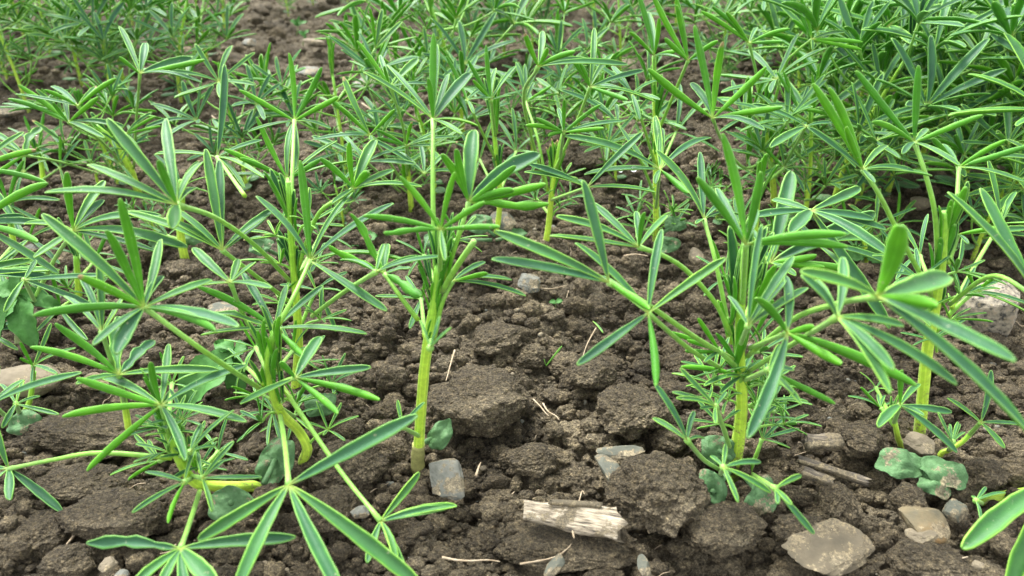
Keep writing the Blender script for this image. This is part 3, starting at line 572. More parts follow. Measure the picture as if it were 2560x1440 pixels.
B.leaf((738, 945), [(690, 965, -1.5), (715, 952, -2)], [(803, 842, 'uW'), (928, 918, 'nu'), (950, 1000, 'fl'), (845, 1035, 'fl'), (700, 905, 'l'), (600, 1010, 'n')], L=.040, w=1.15)
B.leaf((683, 1028), [(685, 1000, -1.5)], [(670, 1115, 'f'), (705, 1108, 'f'), (600, 1040), (740, 985), (600, 975), (640, 965)], L=.026)
B.leaf((735, 1040), [(700, 1020, -1.5)], [(780, 1080, 'f'), (800, 1020), (765, 990), (720, 1100, 'f'), (650, 1080, 'f')], L=.024)
B.leaf((610, 912), [(660, 960, -1.5)], [(545, 915), (570, 870), (590, 990, 'f'), (640, 870)], L=.024)
B.bundle((678, 940, -1.5), .030, 10); B.bundle((686, 850, -1.5), .025, 7)
B.leaf((640, 870, -1), [(670, 930, -1.5)], [(560, 850, 'n'), (600, 800, 'l'), (650, 790), (560, 900, 'n'), (610, 930, 'f')], L=.028)
B.leaf((730, 880, -1), [(680, 940, -1.5)], [(800, 870, 'n'), (780, 810), (740, 800, 'l'), (790, 920, 'f'), (700, 810)], L=.026)
for i, (x, y) in enumerate([(665, 960), (695, 920), (660, 880), (700, 990)]): B.bundle((x, y, -1.5), .022, 7, seed=i + 20)
B.small((640, 990), (680, 1000, -1), .02, 6); B.small((740, 1010), (690, 1000, -1), .02, 6); B.small((655, 1055), (690, 1030), .018, 6); B.small((820, 1075), (765, 1120), .018, 6)
# ---- E: second row behind B
E = Plant((738, 1000), "tall branching lupin behind the left ones, a straight yellow stem and six spreading leaves")
E.stem([(738, 1005), (745, 900), (745, 820), (738, 720), (728, 600), (720, 455)], .0034, .0014)
E.leaf((719, 449), [(722, 560)], [(640, 292, 'l'), (733, 308, 'u'), (843, 352, 'b'), (890, 402, 'b'), (560, 373, 'l'), (572, 437, 'n'), (600, 395, 'l'), (800, 398, 'l')], L=.045)
E.leaf((736, 302), [(728, 560), (731, 420)], [(722, 132, 'l'), (805, 168, 'l'), (846, 242, 'l'), (597, 225, 'l'), (620, 330, 'n'), (828, 322, 'n'), (736, 425, 'fu')], L=.044)
E.leaf((556, 626), [(730, 760), (640, 690)], [(514, 372, 'u'), (548, 400, 'u'), (315, 530, 'n'), (410, 545, 'n'), (665, 545, 'bu'), (690, 520, 'b'), (430, 520, 'n')], L=.050)
E.leaf((443, 512), [(722, 700), (640, 615), (540, 545)], [(268, 296, 'n'), (415, 297, 'u'), (508, 405, 'b'), (218, 412, 'n'), (112, 482, 'n'), (430, 573, 'fuW'), (395, 400, 'l'), (495, 470)], L=.054)
E.leaf((543, 393, 3), [(612, 490, 2)], [(561, 160, 'u'), (388, 385, 'n'), (655, 350, 'b'), (660, 445, 'f'), (545, 490, 'fut'), (612, 470, 'ft')], L=.058, w=.85)
E.leaf((884, 472), [(742, 680), (790, 545), (840, 500)], [(873, 355, 'l'), (940, 350, 'uW'), (922, 430, 'lW'), (985, 425, 'u'), (1055, 467, 'n'), (800, 395, 'l'), (830, 510)], L=.036, w=1.2)
E.leaf((576, 706), [(670, 900, -1), (610, 790, -1)], [(482, 620, 'uW'), (596, 648, 'uW'), (415, 735, 'n'), (680, 720), (640, 655)], L=.030, w=1.1)
E.leaf((940, 680, 1), [(780, 790), (860, 730)], [(1110, 640), (1050, 640), (960, 610), (850, 650)], L=.032)
E.leaf((790, 725), [(745, 830)], [(700, 712), (868, 680), (852, 728), (745, 640), (730, 790, 'f'), (840, 830, 'f')], L=.028)
E.leaf((800, 590), [(745, 690)], [(730, 560), (860, 520), (880, 620), (760, 510)], L=.03)
E.bundle((732, 560), .032, 12); E.bundle((740, 680), .026, 10)
for i, (x, y) in enumerate([(700, 660), (790, 660), (705, 760), (800, 800), (770, 905), (690, 590), (770, 560), (830, 960), (815, 1010)]): E.small((x, y), (742, y + 30), .020, 6, seed=i)
E.cotyledon(800, 1010, 90, (745, 985), tilt=.8); E.cotyledon(650, 615, 66, (700, 640), tilt=.9, up=.03)
# ---- I: the tall centre plant
I = Plant((1045, 1166), "tall centre lupin with a long bare yellow stem above one round seed leaf")
I.stem([(1045, 1170), (1047, 1110), (1052, 1030), (1060, 930), (1072, 840), (1088, 750), (1100, 660)], .0030, .0024)
mb = MB(); tube(mb, [I.local(I.pt(p)) for p in ((1044, 1172), (1044, 1140), (1046, 1112))],   .0037, .0034, n=8, sides=14, wob=.05); mb.build("stem_collar", [simple("collar_skin", [(0.3, (0.20, 0.20, 0.07)), (0.7, (0.36, 0.36, 0.12))], 300)], I.root)
I.leaf((1102, 574), [(1100, 680, 0)], [(908, 540, 'l'), (957, 580, 'lc'), (1250, 567, 'l'), (1000, 440, 'l'), (1138, 430, 'l'), (1212, 505, 'l'), (1112, 652, 'fu')], L=.040, fold=2.1, dz=-4)
I.leaf((1083, 299), [(1090, 700), (1084, 560), (1082, 420)], [(1084, 83, 'l'), (1092, 110, 'b'), (1070, 195, 'l'), (1178, 183, 'uW'), (1122, 185, 'u'), (1195, 315, 'n'), (1155, 336, 'f'), (908, 180, 'n'), (967, 163, 'b')], L=.042)
I.leaf((1172, 506), [(1110, 700), (1150, 580)], [(1104, 385, 'l'), (1140, 372, 'l'), (1186, 325, 'uW'), (1350, 385, 'uW'), (1365, 460, 'l'), (1372, 512, 'lc'), (1290, 415, 'l'), (1285, 475, 'l')], L=.040, w=1.25)
I.leaf((961, 684), [(1045, 800), (1000, 740)], [(822, 614, 'lc'), (877, 533, 'lc'), (968, 610, 'uW'), (1028, 670, 'nc'), (1050, 745, 'flcW')], L=.034, w=1.2)
I.leaf((1132, 703), [(1085, 850), (1105, 760)], [(1213, 655), (1219, 683, 'l'), (1315, 740, 'n'), (1280, 700, 'n')], L=.036)
I.leaf((1053, 748), [(1062, 840)], [(938, 740, 'n'), (1025, 822, 'fuW'), (1065, 690, 'l'), (1015, 690)], L=.026)
I.leaf((1075, 870), [(1078, 850)], [(1128, 818, 'n'), (1100, 790, 'b'), (1050, 800, 'b')], L=.012)
I.leaf((1006, 1068), [(1048, 1090)], [(994, 1000, 'u'), (1040, 1030, 'b'), (1062, 1005, 'b')], L=.016, w=1.3)
mb = MB(); tube(mb, [I.local(I.pt(p)) for p in ((1105, 730), (1140, 670, -1), (1186, 602, -1.5))], .0015, .0013, n=8, sides=8); mb.build("cut_stalk", [petm], I.root)
I.bundle((1100, 690), .028, 12, dirn=(0.1, 0, 1)); I.bundle((1088, 770), .022, 9); I.bundle((1065, 860), .02, 3)
I.leaf((1140, 600), [(1098, 700)], [(1190, 540), (1220, 590, 'n'), (1160, 520), (1110, 530, 'l'), (1205, 630, 'n')], L=.026)
I.leaf((1060, 640), [(1095, 720)], [(990, 600), (1000, 650, 'n'), (1040, 570, 'l'), (1080, 580), (1020, 690, 'f')], L=.026)
for i, (x, y) in enumerate([(1070, 700), (1125, 690), (1090, 640), (1115, 620), (1080, 780)]): I.bundle((x, y), .020, 7, seed=i + 20, dirn=((x - 1095) / 120, 0, 1))
I.cotyledon(1100, 1085, 80, (1052, 1112), rot=1.0, tilt=.9, up=.016)
# ---- J: right centre plant
J = Plant((1838, 1150), "big bushy lupin right of centre with long stalks reaching to both sides")
J.stem([(1838, 1152), (1850, 1070), (1855, 990), (1850, 900), (1850, 800), (1858, 700), (1864, 615)], .0040, .0016)
J.leaf((1864, 612), [(1856, 760)], [(1743, 443, 'l'), (1806, 333, 'l'), (1902, 428, 'l'), (2116, 585, 'l'), (2120, 617, 'l'), (1790, 470, 'b'), (1890, 520, 'b')], L=.046)
J.leaf((1597, 618), [(1825, 835), (1790, 760), (1720, 680), (1660, 640)], [(1373, 590, 'n'), (1390, 540, 'n'), (1481, 507), (1590, 528, 'u'), (1612, 530, 'l'), (1668, 538, 'b')], L=.040)
J.leaf((1522, 706), [(1835, 900), (1740, 845, -2), (1620, 762, -3)], [(1456, 450, 'nu'), (1236, 578, 'nu'), (1228, 648, 'nu'), (1625, 775, 'fl')], L=.050)
J.leaf((1620, 783), [(1800, 920), (1720, 870)], [(1655, 573, 'u'), (1815, 645, 'bu'), (1442, 913, 'fu'), (1437, 607, 'b'), (1640, 965, 'fl'), (1500, 690, 'b')], L=.042)
J.leaf((2194, 741), [(1870, 890), (1980, 800, -1), (2090, 760, -2)], [(2252, 563, 'lW'), (2372, 693, 'uW'), (2345, 765, 'fl'), (2540, 905, 'f'), (2575, 1090, 'f'), (2000, 678, 'n')], L=.065)
J.leaf((1968, 832), [(1875, 870)], [(1888, 745, 'l'), (2036, 817, 'l'), (2105, 910, 'fl'), (2292, 965, 'fl'), (1868, 1097, 'fu'), (1965, 690)], L=.055)
J.leaf((1855, 940), [(1850, 960)], [(1702, 917, 'l'), (1790, 833, 'l'), (1760, 965, 'f'), (1900, 948, 'f'), (1890, 860), (1905, 900), (1800, 985, 'f')], L=.032, w=1.1)
J.leaf((1870, 815), [(1852, 860)], [(1905, 560, 't'), (1965, 700, 't'), (1985, 640), (2020, 720), (1950, 770), (1820, 740)], L=.04)
J.leaf((1800, 880), [(1845, 920)], [(1665, 830, 'l'), (1718, 850, 'l'), (1713, 877, 'l'), (1745, 795, 'l'), (1760, 905, 'f')], L=.028)
J.leaf((1718, 1101), [(1800, 1175), (1760, 1150)], [(1635, 958, 'u'), (1632, 1045, 'u'), (1736, 1028, 'b'), (1761, 1096)], L=.028, w=1.1)
J.leaf((1789, 1016), [(1825, 1120), (1805, 1060)], [(1680, 980), (1690, 995, 'n'), (1732, 955), (1817, 980), (1790, 1060, 'f'), (1700, 920), (1750, 1020, 'n')], L=.022, w=1.1)
J.leaf((1808, 1168), [(1800, 1190)], [(1814, 1110), (1776, 1140), (1902, 1155), (1845, 1256, 'fu'), (1928, 1232, 'fu')], L=.022, w=1.2)
J.leaf((1938, 1221), [(1880, 1185)], [(2003, 1188), (2036, 1335, 'fu'), (1980, 1262, 'fu'), (1945, 1260, 'f')], L=.022, w=1.1)
J.leaf((1905, 1098), [(1870, 1190), (1890, 1140)], [(1872, 1020), (1925, 1010), (1975, 1120), (1998, 1072, 'b'), (1960, 1045)], L=.022, w=1.1)
J.leaf((2093, 793), [(1870, 930), (1990, 855)], [(2003, 687, 'n'), (2107, 643, 'u'), (2260, 815, 'n'), (2393, 962, 'f'), (2235, 925, 'fu'), (2040, 700, 'b'), (2225, 985, 'f')], L=.046)
J.leaf((1920, 925), [(1862, 950)], [(1985, 985, 'f'), (2088, 1010, 'fl'), (1985, 925), (2003, 1012, 'f'), (1950, 860)], L=.030)
J.leaf((1760, 548, 4), [(1830, 860, 2), (1790, 660, 3)], [(1640, 375), (1695, 440), (1750, 380, 'u'), (1860, 540), (1830, 500), (1740, 560, 'f')], L=.046)
J.bundle((1835, 770), .045, 12, seed=2); J.bundle((1875, 790), .035, 8, seed=3); J.bundle((1845, 900), .035, 10)
for i, (x, y) in enumerate([(1800, 930), (1900, 880), (1780, 960), (1910, 960), (1890, 1010), (1930, 1000), (1800, 1060), (1900, 1050), (1870, 960), (1820, 1000), (1960, 1060)]): J.small((x, y), (1850, y + 25), .021, 7, seed=i)
J.leaf((1905, 690), [(1860, 800)], [(1870, 600), (1940, 600), (1985, 660), (1975, 730, 'f'), (1840, 640, 'l')], L=.030)
J.leaf((1815, 700), [(1853, 800)], [(1740, 640), (1780, 600, 'l'), (1830, 600), (1870, 660), (1760, 740, 'f')], L=.030)
J.leaf((1935, 1030), [(1852, 1010)], [(2000, 1010, 'n'), (1985, 1060, 'f'), (1940, 960), (1990, 980, 'n'), (1930, 1090, 'f')], L=.020)
for i, (x, y) in enumerate([(1830, 740), (1890, 760), (1820, 830), (1895, 830), (1870, 720)]): J.bundle((x, y), .022, 6, seed=i + 20, dirn=((x - 1855) / 120, 0, 1))
J.cotyledon(1780, 1232, 110, (1822, 1180), rot=1.9, tilt=.9); J.cotyledon(1905, 1240, 110, (1860, 1190), rot=1.2, tilt=.9); J.cotyledon(1795, 1125, 90, (1830, 1150), tilt=.8)
JB = Plant((1882, 668), "lupin half hidden behind the right centre plant, blue green leaves spread to its right")
JB.stem([(1882, 672), (1886, 600), (1892, 520), (1900, 430)], .0034, .002)
JB.leaf((1927, 657), [(1886, 620)], [(1978, 428, 'uW'), (2188, 532, 'uW'), (2042, 638, 'l'), (2062, 668, 'l'), (2130, 676, 'l'), (1860, 560), (1990, 690, 'f')], L=.048)
JB.leaf((2027, 527), [(1892, 540), (1960, 535)], [(1975, 585, 'uW'), (2215, 575, 'n'), (2185, 550, 'n'), (2225, 822, 'fu'), (2225, 640, 'u'), (1930, 500), (1870, 545, 'n'), (2150, 470, 'b')], L=.056)
JB.leaf((2040, 610, 2), [(1890, 600)], [(2290, 700, 'n'), (2200, 600, 'b'), (2150, 720, 'f'), (1990, 560), (2120, 560)], L=.05)
JB.leaf((1960, 420), [(1898, 470)], [(1880, 330, 'l'), (1930, 300, 'u'), (2050, 360), (2070, 430, 'n'), (1900, 440), (2010, 480, 'f')], L=.042)
JB.bundle((1896, 480), .045, 10)
for i, (x, y) in enumerate([(1930, 580), (1850, 560), (1920, 620), (1950, 560), (1860, 620)]): JB.small((x, y), (1886, y + 20), .024, 7, seed=i)
KB = Plant((2165, 640), "short bushy lupin in the dense gap between the right centre and right plants")
KB.stem([(2165, 645), (2160, 600), (2165, 560)], .0024, .0016)
KB.leaf((2190, 560), [(2162, 600)], [(2290, 520), (2300, 590, 'n'), (2120, 510), (2200, 470), (2255, 640, 'f'), (2130, 590, 'n')], L=.036)
KB.leaf((2240, 560, 1), [(2165, 610)], [(2330, 555, 'n'), (2320, 600, 'n'), (2250, 480, 'l'), (2180, 500), (2290, 500, 'b')], L=.034)
KB.leaf((2120, 560), [(2160, 610)], [(2050, 530), (2060, 500), (2100, 480, 'l'), (2180, 510), (2080, 610, 'f')], L=.034)
KB.small((2210, 610), (2165, 635), .02, 7); KB.small((2140, 620), (2165, 640), .02, 7, seed=4)
# ---- K: right plant
K = Plant((2298, 1085), "tall lupin at the right with a thick pale yellow stem rising behind the beige stone")
K.stem([(2297, 1090), (2308, 980), (2318, 880), (2335, 780), (2350, 680), (2358, 590), (2362, 530)], .0034, .0022)
K.leaf((2286, 356), [(2345, 680), (2338, 540), (2315, 440)], [(2138, 177, 'l'), (2296, 163, 'l'), (2458, 288, 'l'), (2180, 305, 'l'), (2318, 322, 'u'), (2400, 415, 'f'), (2255, 385, 'f')], L=.046)
K.leaf((2397, 418), [(2370, 620), (2390, 520)], [(2330, 345, 'l'), (2357, 360, 'u'), (2515, 350, 'l'), (2580, 362, 'l'), (2560, 455, 'f'), (2600, 400)], L=.044)
K.leaf((2157, 424), [(2330, 740), (2250, 590), (2200, 490)], [(2032, 208, 'l'), (2072, 219, 'l'), (2116, 316, 'l'), (2218, 364, 'u'), (2288, 430, 'n'), (2330, 440, 'n'), (2186, 458, 'f'), (2018, 318, 'n')], L=.048)
K.leaf((2594, 745), [(2375, 760), (2480, 690)], [(2368, 480, 'n'), (2450, 470, 'b'), (2640, 620), (2680, 820, 'f')], L=.060)
K.leaf((2440, 727), [(2370, 790), (2400, 760)], [(2413, 665, 'l'), (2496, 685, 'l'), (2500, 722), (2570, 782, 'f'), (2570, 760, 'n')], L=.030)
K.leaf((2396, 586), [(2370, 660)], [(2382, 545, 'l'), (2515, 567, 'l'), (2580, 570, 'n'), (2570, 590, 'n'), (2420, 610, 'u')], L=.038)
K.leaf((2300, 640), [(2345, 760)], [(2225, 600), (2255, 560), (2320, 535), (2180, 640), (2240, 700)], L=.035)
K.leaf((2500, 560, 2), [(2380, 770), (2440, 660)], [(2470, 400), (2540, 480), (2600, 560), (2520, 500)], L=.04)
K.bundle((2365, 590), .034, 12, dirn=(.05, 0, 1)); K.bundle((2345, 680), .035, 10); K.bundle((2330, 800), .025, 6)
for i, (x, y) in enumerate([(2300, 700), (2390, 680), (2375, 800), (2300, 790), (2400, 740), (2330, 850)]): K.small((x, y), (2342, y + 30), .022, 7, seed=i)
# small plant at K's foot
K2 = Plant((2250, 1120), "small lupin at the right lupin's foot with three dusty grey green seed leaves")
K2.stem([(2252, 1124), (2245, 1095), (2238, 1060), (2230, 1030)], .0020, .0012)
K2.leaf((2250, 1013), [(2236, 1055)], [(2196, 1069, 'fuW'), (2393, 1132, 'fu'), (2380, 1030, 'n'), (2255, 925, 'l'), (2310, 1040, 'f'), (2300, 960, 'b')], L=.036, w=1.15)
K2.leaf((2202, 1020), [(2236, 1065)], [(2120, 990), (2152, 968, 'l'), (2195, 985), (2212, 988), (2240, 1005)], L=.020, w=1.1)
K2.leaf((2190, 970), [(2225, 1040)], [(2150, 930), (2165, 985, 'f'), (2215, 940), (2235, 975)], L=.014)
K2.bundle((2225, 1030), .016, 6)
K2.cotyledon(2258, 1155, 118, (2252, 1130), tilt=.3, up=.014); K2.cotyledon(2365, 1178, 118, (2300, 1150), tilt=.3, rot=-.5, up=.014); K2.cotyledon(2340, 1212, 90, (2300, 1170), tilt=.4, rot=-.4, up=.010)
K3 = Plant((2362, 1135), "sideways leaning lupin seedling right of the beige stone with an open palm leaf")
K3.stem([(2350, 1138), (2372, 1125), (2405, 1105), (2430, 1080)], .0016, .0012)
K3.leaf((2452, 1056), [(2425, 1085)], [(2368, 995, 'u'), (2478, 925, 'u'), (2512, 1120, 'fu'), (2560, 1064, 'n')], L=.028, w=1.2)
K3.leaf((2382, 1105), [(2372, 1125)], [(2345, 1030), (2395, 1055), (2400, 1060), (2412, 1080), (2375, 1060)], L=.016)
# lower right corner
Lp = Plant((2590, 1225), "lupin cut off by the lower right corner, pale low stem and wide leaflet")
Lp.stem([(2445, 1262), (2480, 1248), (2530, 1238), (2600, 1228), (2680, 1200)], .0026, .0036)
Lp.leaf((2660, 1190, -6), [(2650, 1200, -2)], [(2404, 1372, 'uW'), (2520, 1500, 'fuW'), (2550, 1050, 'n')], L=.060, w=0.95)
Lp.leaf((2440, 1252), [(2455, 1258, 0)], [(2465, 1218), (2514, 1232), (2452, 1300, 'f'), (2430, 1240)], L=.014, w=1.3)
# ---- left plants
W = Plant((85, 1040), "small lupin seedling in front of the beige stone at the left edge")
W.stem([(30, 1070), (55, 1040), (75, 1000), (85, 930)], .0022, .0013)
W.leaf((84, 914), [(80, 960)], [(128, 808, 'u'), (50, 855, 'l'), (50, 895, 'l'), (143, 935), (190, 870, 'n'), (80, 960, 'ft')], L=.026)
W.leaf((-20, 1010), [(20, 1045)], [(205, 932, 'nu'), (60, 950), (-80, 1000), (-10, 900)], L=.045)
W.leaf((40, 1010), [(50, 1035)], [(5, 1070, 'fuW'), (148, 1036, 'u'), (0, 960), (60, 950), (100, 990)], L=.022)
W.cotyledon(58, 1058, 85, (45, 1045), tilt=.7)
X = Plant((330, 1120), "low lupin behind the front left one with a wrinkled half curled leaf")
X.stem([(330, 1120), (320, 1060), (310, 1000), (300, 950)], .0022, .0015)
X.leaf((297, 937), [(312, 1010)], [(75, 868, 'l'), (137, 808, 'l'), (547, 925, 'n'), (383, 850, 'ucW'), (290, 790, 'ucW'), (190, 960)], L=.046)
X.leaf((255, 830, 3), [(310, 1000)], [(200, 690), (245, 650), (310, 740), (350, 800), (160, 740)], L=.03)
V1 = Plant((-70, 760), "lupin cut off by the left edge, level with the grey stone, its leaflet ends showing")
V1.stem([(-70, 760), (-60, 640), (-50, 540)], .004, .002)
V1.leaf((-60, 560), [(-60, 620)], [(95, 605, 'l'), (148, 686, 'n'), (105, 555, 'n'), (120, 458, 'l'), (60, 540)], L=.05)
V1.leaf((-110, 700, -1), [(-60, 720)], [(150, 676, 'n'), (120, 690, 'n'), (80, 650)], L=.06)
V1.leaf((-40, 830), [(-60, 800)], [(85, 815, 'n'), (82, 800, 'n'), (45, 875, 'f'), (60, 770)], L=.035)
V1.leaf((-60, 420), [(-60, 560)], [(90, 375, 'l'), (60, 330), (118, 458, 'l'), (50, 560, 'n'), (40, 555, 'f')], L=.05)
G1 = Plant((120, 820), "lupin between the left edge and the front left plants, one leaf fanned over bare soil")
G1.stem([(60, 820), (90, 740), (130, 660)], .0020, .0014)
G1.leaf((184, 577), [(80, 760), (130, 660)], [(167, 430, 'l'), (262, 452, 'b'), (405, 540, 'n'), (470, 618, 'n'), (390, 630, 'n'), (60, 560, 'n'), (85, 645, 'f'), (260, 500, 'b')], L=.050)
G1.leaf((60, 700), [(90, 760)], [(240, 770, 'n'), (270, 690, 'n'), (10, 780, 'f'), (90, 650)], L=.04)
V2 = Plant((40, 640), "lupin at the left edge whose narrow leaflets cross in front of bare soil")
V2.stem([(40, 645), (30, 580), (20, 510)], .003, .0018)
V2.leaf((20, 510), [(30, 580)], [(118, 458), (110, 560, 'n'), (150, 500, 'n'), (-60, 480), (60, 400, 'l'), (-20, 420, 'l'), (50, 590, 'f')], L=.042)
V2.leaf((70, 600), [(35, 620)], [(160, 560), (150, 660, 'n'), (20, 540), (100, 520, 'l'), (10, 660, 'f')], L=.034)
V2.leaf((-10, 660), [(35, 610)], [(145, 690, 'n'), (110, 720, 'n'), (70, 600), (90, 655, 'n'), (20, 740, 'f')], L=.045)
V2.bundle((22, 530), .03, 8)
V3 = Plant((200, 760), "lupin behind the closest big leaf at the left, its leaflets poking out below")
V3.stem([(200, 765), (195, 700), (190, 640)], .003, .0018)
V3.leaf((150, 770), [(195, 740)], [(60, 690), (240, 770, 'n'), (90, 830, 'f'), (130, 690, 'l'), (220, 850, 'f'), (40, 760, 'n')], L=.036)
V3.leaf((230, 660), [(195, 700)], [(160, 600), (320, 640, 'n'), (270, 570, 'l'), (205, 560), (330, 690, 'n'), (180, 720, 'f')], L=.036)
V3.leaf((200, 640), [(192, 660)], [(110, 620, 'n'), (140, 560), (200, 540, 'l'), (260, 570), (290, 640, 'n')], L=.034)
V3.bundle((190, 640), .03, 8); V3.small((170, 720), (198, 745), .022, 7); V3.small((230, 740), (198, 755), .022, 7, seed=2)
V4 = Plant((110, 470), "lupin between the left edge and the leaning upper left one, over cracked clods")
V4.stem([(110, 475), (105, 420), (95, 370)], .003, .0018)
V4.leaf((95, 370), [(104, 420)], [(20, 320), (60, 290, 'l'), (110, 280, 'l'), (160, 310), (180, 365, 'n'), (40, 400, 'n'), (120, 430, 'f')], L=.038)
V4.leaf((150, 420), [(106, 450)], [(230, 400, 'n'), (200, 350), (150, 340, 'l'), (100, 380), (170, 490, 'f')], L=.032)
V4.leaf((60, 430), [(108, 455)], [(-20, 430, 'n'), (0, 370), (60, 360), (120, 400), (40, 490, 'f')], L=.032)
V4.bundle((97, 390), .03, 8)
Ss = Plant((345, 470), "lupin at the upper left leaning left on a thick yellow green stem")
Ss.stem([(345, 480), (325, 420), (300, 380), (270, 340), (240, 315)], .0040, .0022)
Ss.leaf((172, 306), [(320, 430), (250, 350)], [(46, 212, 'l'), (20, 247, 'l'), (130, 256, 'l'), (162, 232), (245, 243, 'l'), (312, 316, 'n'), (262, 345, 'u')], L=.045)
Ss.leaf((195, 265), [(260, 360)], [(110, 225, 'l'), (128, 216, 'u'), (290, 196, 'l'), (240, 216, 'u'), (38, 236, 'n')], L=.035)
Ss.leaf((350, 184), [(335, 420), (340, 310)], [(298, 66, 'u'), (298, 142, 'l'), (364, 108, 'uW'), (482, 146, 'uW'), (512, 149, 'l'), (505, 207, 'n')], L=.048)
Ss.leaf((315, 335), [(325, 400)], [(388, 292, 'l'), (402, 315, 'l'), (360, 400, 'u'), (380, 280), (270, 300)], L=.03)
Ss.leaf((300, 410), [(330, 440)], [(340, 460, 'f'), (250, 385), (280, 350), (330, 350)], L=.025)
Ss.bundle((290, 370), .040, 10, dirn=(-.5, 0, 1)); Ss.bundle((320, 420), .03, 6, dirn=(-.3, 0, 1))
U1 = Plant((-40, 470), "lupin at the left edge with a notched blue green leaflet holding a water drop")
LD = U1.leaf((62, 388), [(240, 432, 3), (150, 405, 1)], [(98, 318, 'ucW'), (90, 378, 'lu'), (-40, 460, 'lu'), (-60, 350, 'n'), (-20, 330)], L=.035, w=1.15)
U1.stem([(240, 440, 3), (245, 433, 3)], .0015, .001)
Ep = Plant((462, 655), "lupin seedling foot behind the fanned leaf at the left with a pale stem base")
Ep.stem([(465, 658), (455, 610), (450, 560), (455, 500), (452, 450)], .0040, .0018)
Ep.leaf((452, 470), [(455, 540)], [(385, 385), (420, 380), (500, 400), (560, 440), (400, 460), (520, 480)], L=.045)
Ep.leaf((420, 590), [(455, 600)], [(350, 560), (380, 540), (470, 560), (330, 600)], L=.03)
Ep.cotyledon(485, 590, 60, (460, 620), tilt=.8, up=.02); Ep.cotyledon(395, 600, 60, (450, 620), tilt=.8, up=.02)
# ---- middle band
Nn = Plant((1640, 600), "tall lupin behind the bare patch, straight pale stem, upright leaf at the top edge")
Nn.stem([(1640, 590), (1640, 480), (1639, 350), (1637, 240), (1635, 142)], .0030, .0016)
Nn.leaf((1635, 140), [(1637, 240)], [(1594, -20, 'l'), (1572, 80, 'l'), (1648, 45, 'l'), (1690, 128, 'l'), (1700, 145), (1620, 30)], L=.050)
Nn.leaf((1720, 152), [(1645, 330), (1700, 200)], [(1628, -20, 'l'), (1692, 12, 'l'), (1662, 95, 'l'), (1795, 102, 'l'), (1755, 150), (1690, -10, 'l')], L=.055)
DR = [None, LD]
DR[0] = Nn.leaf((1650, 424), [(1640, 520)], [(1638, 290, 'u'), (1655, 320, 'u'), (1460, 437, 'n'), (1778, 345, 'bu'), (1722, 482, 'fl'), (1410, 340, 'n'), (1640, 460, 'f')], L=.055)
Nn.leaf((1580, 235), [(1640, 420), (1610, 320)], [(1440, 140), (1530, 165), (1650, 250), (1660, 200), (1490, 210), (1600, 300, 'f')], L=.05)
Nn.leaf((1545, 310), [(1640, 500), (1600, 400)], [(1400, 225, 'n'), (1480, 250), (1540, 260), (1570, 300), (1620, 420, 'f')], L=.05)
Nn.leaf((1690, 330), [(1642, 440)], [(1780, 230), (1610, 260), (1700, 210), (1800, 380, 'f'), (1620, 400, 'f')], L=.05)
Nn.bundle((1642, 270), .034, 12); Nn.bundle((1642, 400), .03, 8)
for i, (x, y) in enumerate([(1590, 540), (1610, 575), (1680, 530), (1690, 555), (1650, 560), (1600, 500)]): Nn.small((x, y), (1640, y + 25), .022, 7, seed=i)
Nn.cotyledon(1690, 560, 60, (1645, 590), tilt=.8, up=.02); Nn.cotyledon(1672, 610, 62, (1645, 600), tilt=.9, up=.01)
O = Plant((1370, 628), "lupin right of the centre plant, slim stem topped by a flat fan of leaflets")
O.stem([(1362, 632), (1372, 560), (1380, 480), (1392, 400), (1408, 335)], .0030, .0016)
O.leaf((1409, 331), [(1400, 400)], [(1314, 314, 'l'), (1340, 295, 'l'), (1410, 249, 'l'), (1502, 262, 'l'), (1562, 303, 'n'), (1510, 321, 'l'), (1370, 340, 'l'), (1395, 270)], L=.040)
O.leaf((1475, 218), [(1385, 430), (1440, 310)], [(1411, 120, 'l'), (1486, 70, 'u'), (1450, 158, 'l'), (1532, 135, 'u'), (1610, 176, 'u'), (1570, 250, 'l'), (1638, 255, 'n')], L=.045)
O.leaf((1314, 255), [(1370, 480), (1345, 350)], [(1290, 155), (1312, 160, 'u'), (1378, 215, 'l'), (1335, 205), (1395, 255, 'n'), (1240, 180)], L=.035)
O.leaf((1346, 166), [(1365, 470), (1310, 260)], [(1313, 84, 'l'), (1356, 78, 'u'), (1369, 120, 'l'), (1438, 128, 'l'), (1480, 155), (1570, 162)], L=.040)
O.leaf((1468, 468), [(1378, 500)], [(1322, 410, 'n'), (1608, 330, 'bu'), (1640, 482, 'n'), (1445, 450), (1310, 430, 'n')], L=.046)
O.leaf((1320, 470), [(1376, 540)], [(1240, 440), (1260, 400), (1350, 380), (1270, 500)], L=.035)
O.bundle((1385, 440), .036, 12); O.bundle((1378, 480), .03, 6)
for i, (x, y) in enumerate([(1410, 440), (1340, 500), (1420, 500), (1400, 520)]): O.small((x, y), (1378, y + 25), .02, 6, seed=i)
O2 = Plant((1240, 608), "lupin directly behind the centre plant with a short yellow stem and grey green seed leaves")
O2.stem([(1235, 615), (1245, 560), (1250, 480), (1240, 380), (1230, 280)], .0028, .0016)
O2.leaf((1228, 250), [(1238, 340)], [(1170, 150, 'l'), (1215, 112, 'l'), (1216, 130, 'l'), (1240, 170), (1290, 165), (1182, 200, 'l'), (1280, 240)], L=.040)
O2.leaf((1168, 250), [(1240, 400), (1200, 320)], [(1115, 140, 'l'), (1205, 220, 'u'), (1140, 200), (1230, 245, 'n'), (1185, 285, 'f')], L=.035)
O2.leaf((1290, 380), [(1250, 480)], [(1215, 340), (1245, 300), (1280, 270), (1360, 330), (1350, 390), (1260, 420)], L=.040)
O2.leaf((1200, 400), [(1248, 500)], [(1110, 350), (1150, 330), (1230, 300), (1180, 470, 'f'), (1110, 430)], L=.040)
